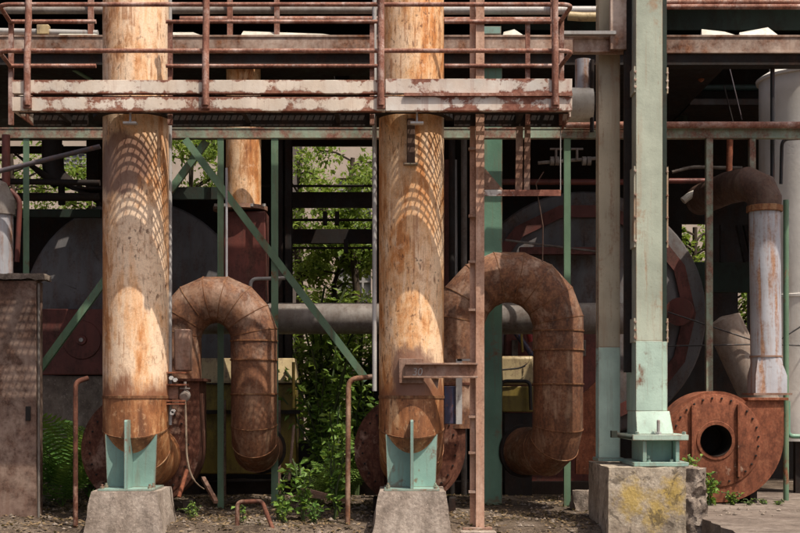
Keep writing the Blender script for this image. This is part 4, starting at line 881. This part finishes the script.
simple('dark_hanger', [P(730, 138, 4.2), P(729, 176, 4.2)], .05, 'fan_rust', 'rusty hanger rod above the elbow of the grey downpipe', 'rod')
vv = thing('valve_row', 'row of small pipe valves on a dark line right of the hanging bracket', 'valve', P(570, 160, 4.2))
m = MB(); m.tube([P(538, 163, 4.2), P(600, 158, 4.2)], .028, 8); part('pipe', m, 'greypipe', vv, smooth=40)
for px in (552, 557, 584, 589):
    m = MB(); m.lathe([(.07, -.03), (.07, .03)], P(px, 161, 4.2), (1, 0, 0), 14); part('flange', m, 'greypipe', vv)
for px in (556, 577):
    m = MB(); m.tube([P(px, 160, 4.15), P(px, 149, 4.15)], .02, 8); m.tube([P(px - 6, 149, 4.15), P(px + 6, 149, 4.15)], .018, 8); part('handle', m, 'greypipe', vv)
for i, (px, lb) in enumerate(((240 + 222 - 10, 'left'), (464, 'right'))):
    simple('dark_standpipe', [P(px, 130, 4.6 + .3 * i), (X(px, 4.6 + .3 * i), 4.6 + .3 * i, .2)], .05, 'greypipe' if i else 'dark', lb + ' of two dark standpipes between the middle pipe and the slim post', 'pipe', 'dark standpipes')
simple('rusty_drop_pipe', [P(592, 60, 2.0), P(592, 132, 2.0)], .03, 'dark', 'thin dark drop pipe left of the cream column head', 'pipe')

def pipe_run(pts, r, mat, name, label, cat='pipe', fil=.1): simple(name, [P(*p) for p in pts], r, mat, label, cat, None, 10, fil, 4)
pipe_run([(-20, 150, 7.2), (98, 150, 7.2)], .07, 'dark', 'shed_pipe', 'dark level pipe across the top of the left opening')
pipe_run([(-20, 181, 5.0), (100, 183, 5.0)], .05, 'dark', 'shed_pipe', 'dark level pipe above the left drum')
pipe_run([(-20, 197, 5.4), (99, 197, 5.4)], .07, 'dark', 'shed_pipe', 'thicker dark pipe just above the left drum')
pipe_run([(60, 145, 6.8), (62, 205, 6.8)], .06, 'dark', 'shed_pipe', 'short upright dark pipe in the left opening')
pipe_run([(92, 140, 6.9), (92, 200, 6.9)], .10, 'dark', 'shed_pipe', 'upright dark pipe beside the left tall pipe in the opening')
pipe_run([(10, 190, 3.8), (20, 200, 3.8), (17, 262, 3.8)], .04, 'redmach', 'shed_pipe', 'thin dark red pipe dropping behind the grey capped pipe')
pipe_run([(446, 160, 5.2), (446, 300, 5.2)], .05, 'redmach', 'shed_pipe', 'thin dark red standpipe right of the middle tall pipe')
pipe_run([(455, 160, 5.0), (456, 330, 5.0)], .035, 'palesteel', 'shed_pipe', 'thin pale standpipe right of the middle tall pipe')
pipe_run([(500, 182, 5.2), (640, 182, 5.2)], .05, 'redmach', 'shed_pipe', 'dark red level pipe above the right drum')
pipe_run([(505, 240, 6.0), (600, 252, 6.0)], .02, 'greypipe', 'shed_pipe', 'thin grey line sagging across the right drum', fil=0)
pipe_run([(660, 181, 5.2), (715, 181, 5.2)], .045, 'redmach', 'shed_pipe', 'short dark red pipe right of the thick column')
pipe_run([(672, 172, 6.4), (692, 167, 6.4), (742, 168, 6.4)], .03, 'greypipe', 'shed_pipe', 'thin grey pipe high in the dark behind the right posts')
pipe_run([(729, 66, 5.2), (742, 120, 5.2)], .010, 'slate_shaded', 'cable', 'thin grey cable slanting in the dark under the deck beam', 'cable', 0)
pipe_run([(724, 86, 6.0), (733, 122, 6.0)], .012, 'dark', 'cable', 'short dark line slanting beside the grey cable', 'cable', 0)
pipe_run([(672, 88, 7.0), (760, 88, 7.0)], .06, 'darkgreen', 'shed_pipe', 'dark green level pipe under the deck beam at right')
pipe_run([(683, 66, 7.0), (683, 126, 7.0)], .08, 'darkgreen', 'shed_pipe', 'dark green upright pipe under the deck beam at right')
pipe_run([(683, 201, 4.2), (690, 195, 4.2), (704, 191, 4.2)], .06, 'whitebits', 'white_sleeve', 'small white curved sleeve at the end of the brown elbow')
pipe_run([(64, 64, 3.9), (98, 84, 3.9)], .03, 'green', 'shed_strut', 'slanting thin green strut behind the railing at the left', 'strut', 0)
pipe_run([(262, 62, 4.0), (246, 84, 4.0)], .06, 'mint', 'shed_strut', 'short pale green strut behind the railing between the tall pipes', 'strut', 0)
hk = thing('lifting_hook', 'small rusty hook block hanging under the deck beam right of the thick column', 'hook', P(701, 82, 4.4))
m = MB(); m.tube([P(701, 62, 4.4), P(701, 74, 4.4)], .015, 6); part('chain', m, 'palesteel', hk)
m = MB(); m.lathe([(.02, 0), (.05, .03), (.05, .12), (.02, .15)], P(701, 82, 4.4), UP, 12); part('hook', m, 'fan_rust', hk)
for i, (px, lb) in enumerate(((515, 'left'), (548, 'middle'), (583, 'right'))):
    t = thing('bed_bracket', lb + ' of three small brackets on the dark red machine bed', 'bracket', P(px, 350, 5.5), 'brackets on the machine bed')
    m = MB(); m.box(X(px - 3, 5.5), X(px + 3, 5.5), 5.5, 5.59, Z(356, 5.5), Z(340, 5.5)); part('plate', m, 'greypipe', t, bevel=.006)
# ground clutter
m = rough_box(X(574, 2.6), X(592, 2.6), 2.5, 2.8, Z(513, 2.6) - .05, Z(490, 2.6), (8, 8, 8), lambda p: .06, 5, 2)
part('boulder', m, 'rubble', None, 'grey boulder on the ground left of the broken concrete block', 'boulder', smooth=50)
hor(28, 200, 477, 505, 4.9, 'darkwall', 'low_wall', 'low dirty concrete wall behind the ferns and left pedestal', 'wall', d=.25)
hor(200, 600, 482, 508, 5.0, 'darkwall', 'low_wall', 'low dirty concrete plinth running behind the middle pedestal', 'wall', d=.3)
for i, (a, b, lb) in enumerate(((P(203, 478, 2.6), P(216, 502, 2.1), 'short rusty bar leaning on the low plinth'), (P(300, 488, 2.4), P(333, 497, 2.2), 'rusty bar lying among the leafy plants'), (P(312, 496, 2.0), P(344, 500, 2.3), 'flat rusty bar on the ground beside the bent pipe'))):
    m = MB(); m.bar(a, b, .06, .05); part('scrap_bar', m, 'duct_rust', None, lb, 'scrap bar', 'scrap bars on the ground')
def scatter(n, x0, x1, y0, y1, smin, smax, lift=.0, flat=.5, dens=None):
    m = MB()
    for _ in range(n):
        x, y = random.uniform(x0, x1), random.uniform(y0, y1)
        if noise.noise((x * 1.3, y * 1.3, 7)) < random.uniform(-.5, .25): continue
        s_ = random.uniform(smin, smax); a = random.uniform(0, 6.28); z = gz(x, y) + .012 + lift
        u = Vector((math.cos(a), math.sin(a), random.uniform(-flat, flat))) * s_; w_ = Vector((-math.sin(a), math.cos(a), random.uniform(-flat, flat))) * s_ * .5; c_ = Vector((x, y, z + .01))
        m.add([c_ - u, c_ + w_, c_ + u, c_ - w_], [(0, 1, 2, 3)])
    return m
part('leaf_litter', scatter(9000, -5.6, 3.0, .2, 4.6, .015, .045), 'dead', None, 'dry brown leaf litter strewn over the dirt', 'litter', kind='stuff', smooth=0)
m = MB()
for _ in range(1500):
    x, y = random.uniform(-5.5, 5.5), random.uniform(.3, 4.5)
    s_ = random.choice((.012, .016, .02, .03, .045)); c_ = Vector((x, y, (gz(x, y) if x < 3.5 else slab_top(x, y)) + s_ * .2)); 
    if x > 3.5 and random.random() < .7: continue
    vs = [c_ + Vector((dx, dy, dz)) * s_ * random.uniform(.6, 1.1) for dx, dy, dz in ((1, 0, 0), (0, 1, 0), (-1, 0, 0), (0, -1, 0), (0, 0, .8), (0, 0, -.6))]
    m.add(vs, [(0, 1, 4), (1, 2, 4), (2, 3, 4), (3, 0, 4), (1, 0, 5), (2, 1, 5), (3, 2, 5), (0, 3, 5)])
part('gravel', m, 'rubble', None, 'loose stones and rubble over the ground', 'gravel', kind='stuff', smooth=0)

# ------------------------------------------------------------------ plants
def leaf(m, p, d, s_, wid=.45, fold=.25):
    d = d.normalized(); sd = d.cross(UP)
    sd = sd.normalized() if sd.length > .05 else Vector((1, 0, 0))
    nn = sd.cross(d).normalized(); a = random.uniform(-1, 1); sd = (sd * math.cos(a) + nn * math.sin(a)); nn = sd.cross(d)
    q = p + d * s_ * .5
    m.add([p, q + sd * s_ * wid * .5 + nn * s_ * fold * .4, p + d * s_ + nn * s_ * -.1, q - sd * s_ * wid * .5 + nn * s_ * fold * .4], [(0, 1, 2), (0, 2, 3)])
def rv(z=0.0):
    v = Vector((random.gauss(0, 1), random.gauss(0, 1), random.gauss(0, 1) + z)); return v.normalized()
def leafy(name, base, h, spread, nst, nlf, ls, label, cat='plant', group=None, mat='leaf', droop=.3, wid=.5):
    base = Vector(base); t = thing(name, label, cat, base, group); st, lf = MB(), MB()
    for _ in range(nst):
        a = random.uniform(0, 6.28); l = h * random.uniform(.6, 1.05); o = Vector((math.cos(a), math.sin(a), 0)) * spread * random.uniform(.2, 1)
        pts = [base + Vector((random.uniform(-.04, .04), random.uniform(-.04, .04), 0)) + o * (q ** 1.6) + Vector((0, 0, l * (q - droop * q * q * .5))) + rv() * .025 * q for q in np.linspace(0, 1, 7)]
        st.tube(pts, .006 + .004 * h, 5)
        for _ in range(nlf):
            q = random.uniform(.15, 1) * 6; i = min(5, int(q)); p = pts[i].lerp(pts[i + 1], q - i)
            d = rv(.1); d.z *= .6; tw = p + d * random.uniform(.0, .5) * spread * .35
            leaf(lf, tw, d, ls * random.choice((.45, .7, .9, 1.1, 1.5)) * random.uniform(.8, 1.2), wid)
    part('stem', st, 'stem', t, smooth=60); part('foliage', lf, mat, t, smooth=0)
def fern(base, n, L, label, mat='fern', group='ferns', stand=1.0):
    base = Vector(base); t = thing('fern', label, 'fern', base, group); m = MB()
    for i in range(n):
        a = 6.28 * i / n + random.uniform(-.3, .3); l = L * random.uniform(.65, 1.1); el = random.uniform(.85, 1.42)
        h = Vector((math.cos(a), math.sin(a), 0)); pts = []; dr = random.uniform(.22, .5) / stand
        for q in np.linspace(0, 1, 23): pts.append(base + h * l * (q * math.cos(el) + .28 * q * q) + UP * l * (q * math.sin(el) - dr * q ** 2.4))
        tw = random.uniform(-.5, .5)
        for k in range(3, 23):
            q = k / 22; d = (pts[k] - pts[k - 1]).normalized(); s_ = d.cross(UP).normalized() if abs(d.z) < .97 else Vector((-h.y, h.x, 0))
            nn_ = s_.cross(d); s_ = (s_ * math.cos(tw) + nn_ * math.sin(tw)); pl = l * .17 * math.sin(math.pi * min(1, (1 - q) * .78 + .03)) ** .75
            for sg in (-1, 1):
                e = pts[k] + s_ * sg * pl + d * pl * .42 - UP * pl * .15; w_ = d * l * .0105
                m.add([pts[k] - w_ * .6, pts[k] + w_ * .6, (pts[k] + e) * .5 + w_ * 1.1, e, (pts[k] + e) * .5 - w_ * 1.1], [(0, 4, 3, 2, 1)])
        m.tube(pts[::2], .005, 4)
    part('fronds', m, mat, t, smooth=0)
for px, py, Y, n, L, lb in ((68, 480, 3.45, 11, 2.2, 'largest dark fern in the clump behind the hooked red pipe'), (52, 478, 3.75, 9, 2.2, 'dark fern next to the brown cabinet'), (89, 478, 3.6, 9, 2.2, 'dark fern touching the left tall pipe and blower'), (62, 500, 3.15, 9, 1.4, 'low dark fern at the foot of the clump beside the cabinet')):
    fern((X(px, Y), Y, gz(X(px, Y), Y) + (.10 if py < 490 else .0)), n, L, lb)
def gp(px, Y, dz=0): return (X(px, Y), Y, gz(X(px, Y), Y) + dz)
fern(gp(338, 3.0), 10, 1.05, 'bright fern in the middle beside the bent thin pipe', 'leaf')
fern(gp(318, 3.1), 9, 1.0, 'smaller bright fern left of the other bright fern', 'leaf')
leafy('leafy_shrub', gp(326, 4.6), 2.7, .85, 13, 52, .15, 'tall leafy shrub between the tall pipes under the grey crosspipe', 'shrub', None)
leafy('leafy_sapling', gp(339, 3.1), 1.7, .40, 6, 46, .12, 'tall bright sapling in the gap left of the bent thin pipe', 'sapling', None)
leafy('leafy_shrub', gp(356, 4.75), 2.6, .6, 10, 48, .14, 'leafy shrub behind the bent thin pipe', 'shrub', None)
leafy('leafy_plant', gp(279, 1.5), .75, .10, 3, 24, .085, 'upright sunlit plant with round leaves in front of the yellow machine', 'plant', 'small leafy plants', wid=.7)
leafy('leafy_plant', gp(285, 1.35), .40, .14, 4, 16, .075, 'low bushy plant at the foot of the upright sunlit plant', 'plant', 'small leafy plants', wid=.7)
leafy('leafy_plant', gp(303, 1.5), 1.0, .24, 5, 26, .10, 'sunlit broad-leaved plant right of the upright one, before the ferns', 'plant', 'small leafy plants', wid=.6)
leafy('leafy_plant', gp(334, 1.55), 1.25, .30, 6, 30, .105, 'tallest sunlit leafy plant, just left of the bent thin pipe', 'plant', 'small leafy plants', wid=.55)
leafy('leafy_plant', gp(241, 1.25), .36, .08, 3, 10, .06, 'tiny plant sprouting beside the low pipe rail', 'plant', 'small leafy plants', wid=.6)
leafy('leafy_plant', gp(313, 1.2), .32, .18, 5, 16, .07, 'dark low plant in front of the bright ferns', 'plant', 'small leafy plants', 'fern')
leafy('leafy_plant', gp(192, 1.7), .28, .2, 5, 12, .05, 'small weed on the ground right of the left pedestal', 'plant', 'small leafy plants')
leafy('weed', (X(690, 1.5), 1.5, bz - .12), .26, .2, 6, 14, .06, 'bright weed growing from the rear of the broken concrete block', 'weed', 'weeds around the concrete block')
leafy('weed', (X(709, 1.9), 1.9, .36), .62, .18, 7, 20, .075, 'taller weed growing between the concrete block and open blower', 'weed', 'weeds around the concrete block')
leafy('weed', (X(732, 2.05), 2.05, .36), .24, .14, 6, 14, .055, 'small weed growing on the floor under the open blower', 'weed', 'weeds around the concrete block')
for i, (px, Y, lb) in enumerate(((748, 2.0, 'left'), (764, 2.1, 'middle'), (778, 2.0, 'right'))):
    leafy('floor_weed', (X(px, Y), Y, .36), .08, .12, 5, 8, .03, lb + ' of three tiny weeds on the floor right of the blower', 'weed', 'tiny weeds on the concrete floor')

# ------------------------------------------------------------------ beyond the shed: trees and a building
def tree(px, pytop, pybot, Y, rad, nl, ls, label, trunkpx=None):
    x = X(px, Y); zt_, zb__ = Z(pytop, Y), Z(pybot, Y); t = thing('broadleaf_tree', label, 'tree', (x, Y, .2), 'trees beyond the shed')
    tr, lf = MB(), MB(); H = zt_
    spine = [Vector((x + .25 * noise.noise((q * 3, Y, 0)) * (q * 2), Y, .2 + (H * .92 - .2) * q)) for q in np.linspace(0, 1, 8)]
    for i in range(7): tr.tube([spine[i], spine[i + 1]], .13 * (1 - i / 8.0) + .02, 8)
    tips = []
    for _ in range(26):
        q = random.uniform(max(.12, (zb__ - .2) / H), 1) * 6.99; i = int(q); p = spine[i].lerp(spine[i + 1], q - i); a = random.uniform(0, 6.28)
        e = p + Vector((math.cos(a), math.sin(a), random.uniform(-.1, .55))) * rad * random.uniform(.45, 1)
        tr.tube([p, p.lerp(e, .5) + Vector((0, 0, .08)), e], .025, 5)
        tips += [e, p.lerp(e, .6), p.lerp(e, .8)]
    for _ in range(nl):
        c_ = random.choice(tips); leaf(lf, c_ + rv() * rad * .28 * random.random() ** .5, rv(-.2), ls * random.choice((.45, .7, .9, 1.1, 1.5)) * random.uniform(.8, 1.2), .6)
    part('trunk', tr, 'bark', t, smooth=60); part('crown', lf, 'leaf_far', t, smooth=0)
tree(25, 120, 260, 12.5, 1.5, 2800, .115, 'sunlit tree seen through the left opening of the shed')
tree(98, 130, 230, 14.0, 1.1, 1500, .115, 'sunlit tree seen beside the left tall pipe')
tree(192, 110, 230, 13.0, 1.3, 4680, .115, 'sunlit tree seen through the green cross braces')
tree(352, 130, 250, 13.5, 1.35, 6760, .115, 'sunlit tree filling the right of the middle opening')
tree(338, 235, 330, 14.2, 1.1, 4200, .115, 'low sunlit tree before the barred window of the beige building')
tree(298, 135, 260, 15.0, 1.1, 4420, .115, 'sunlit tree at the left of the middle opening')
tree(695, 205, 300, 12.0, 1.2, 4160, .115, 'sunlit tree seen through the small gap right of the thick column')
tree(745, 270, 390, 12.4, 1.0, 2340, .115, 'sunlit tree glimpsed left of the grey downpipe')
leafy('leafy_shrub', (X(320, 11.2), 11.2, .3), 4.5, 1.0, 26, 190, .14, 'sunlit bush outside the middle opening below the crosspipe', 'shrub', None, 'leaf_far')
leafy('leafy_shrub', (X(362, 11.6), 11.6, .3), 4.0, .9, 20, 180, .14, 'sunlit bush outside, at the right of the middle opening', 'shrub', None, 'leaf_far')
YB = 20.0
bd = thing('beige_building', 'beige rendered building with barred windows beyond the trees', 'building', (0, YB, 0))
wins = [(338, 371, 178, 232), (338, 371, 244, 306), (62, 92, 148, 172), (-40, -5, 150, 190), (180, 205, 205, 260)]
xs_ = sorted({-420, 1220} | {o[0] for o in wins} | {o[1] for o in wins}); ys_ = sorted({60, 470} | {o[2] for o in wins} | {o[3] for o in wins}); m = MB()
for i in range(len(xs_) - 1):
    for j in range(len(ys_) - 1):
        cx_, cy_ = (xs_[i] + xs_[i + 1]) / 2, (ys_[j] + ys_[j + 1]) / 2
        if any(o[0] < cx_ < o[1] and o[2] < cy_ < o[3] for o in wins): continue
        m.box(X(xs_[i], YB), X(xs_[i + 1], YB), YB, YB + .3, Z(ys_[j + 1], YB), Z(ys_[j], YB))
part('wall', m, 'facade', bd, smooth=0)
for o in wins:
    m = MB(); x0, x1, z0, z1_ = X(o[0], YB), X(o[1], YB), Z(o[3], YB), Z(o[2], YB)
    for k in range(5): u = x0 + (x1 - x0) * k / 4; m.box(u - .03, u + .03, YB + .10, YB + .15, z0, z1_)
    for k in range(6): u = z0 + (z1_ - z0) * k / 5; m.box(x0, x1, YB + .101, YB + .149, u - .025, u + .025)
    w_ = part('window', m, 'winframe', bd, smooth=0); m = MB(); m.box(x0, x1, YB + .17, YB + .19, z0, z1_); part('pane', m, 'glass', w_)
m = MB(); m.box(X(303, YB), X(318, YB), YB - .3, YB - .002, 0, Z(120, YB)); part('pilaster', m, 'facade', bd)

# ------------------------------------------------------------------ light, sky, camera
EL, AZ = math.radians(62), math.radians(45)      # sun stands high, behind the photographer's right shoulder
sd = Vector((math.sin(AZ) * math.cos(EL), -math.cos(AZ) * math.cos(EL), math.sin(EL)))
sl = bpy.data.lights.new('sun', 'SUN'); sl.energy = 5.0; sl.angle = math.radians(.36); sl.color = (1, .90, .78)
so = bpy.data.objects.new('sun', sl); COL.objects.link(so); so.location = (6, -8, 20); so.rotation_euler = (-sd).to_track_quat('-Z', 'Y').to_euler()
w = bpy.data.worlds.new('World'); S.world = w; w.use_nodes = True; nt = w.node_tree
sky = nt.nodes.new('ShaderNodeTexSky'); sky.sky_type = 'NISHITA'; sky.sun_disc = False; sky.sun_elevation = EL; sky.sun_rotation = math.pi - AZ
sky.dust_density = 6.0; sky.air_density = .7; sky.ozone_density = .3
nt.links.new(sky.outputs[0], nt.nodes['Background'].inputs[0]); nt.nodes['Background'].inputs[1].default_value = .135
cam = bpy.data.cameras.new('camera'); co = bpy.data.objects.new('camera', cam); COL.objects.link(co)
co.location = (0, -D, EYE); co.rotation_euler = (math.radians(90), 0, 0)
cam.sensor_width = 36; cam.lens = F / 800 * 36; cam.shift_y = (HZ - 266.5) / 800; cam.clip_end = 2000
S.camera = co
S.cycles.max_bounces = 6; S.cycles.diffuse_bounces = 3; S.cycles.glossy_bounces = 2; S.cycles.transmission_bounces = 2; S.cycles.transparent_max_bounces = 4
S.view_settings.view_transform = 'Standard'; S.view_settings.look = 'None'; S.view_settings.exposure = 0; S.view_settings.gamma = 1
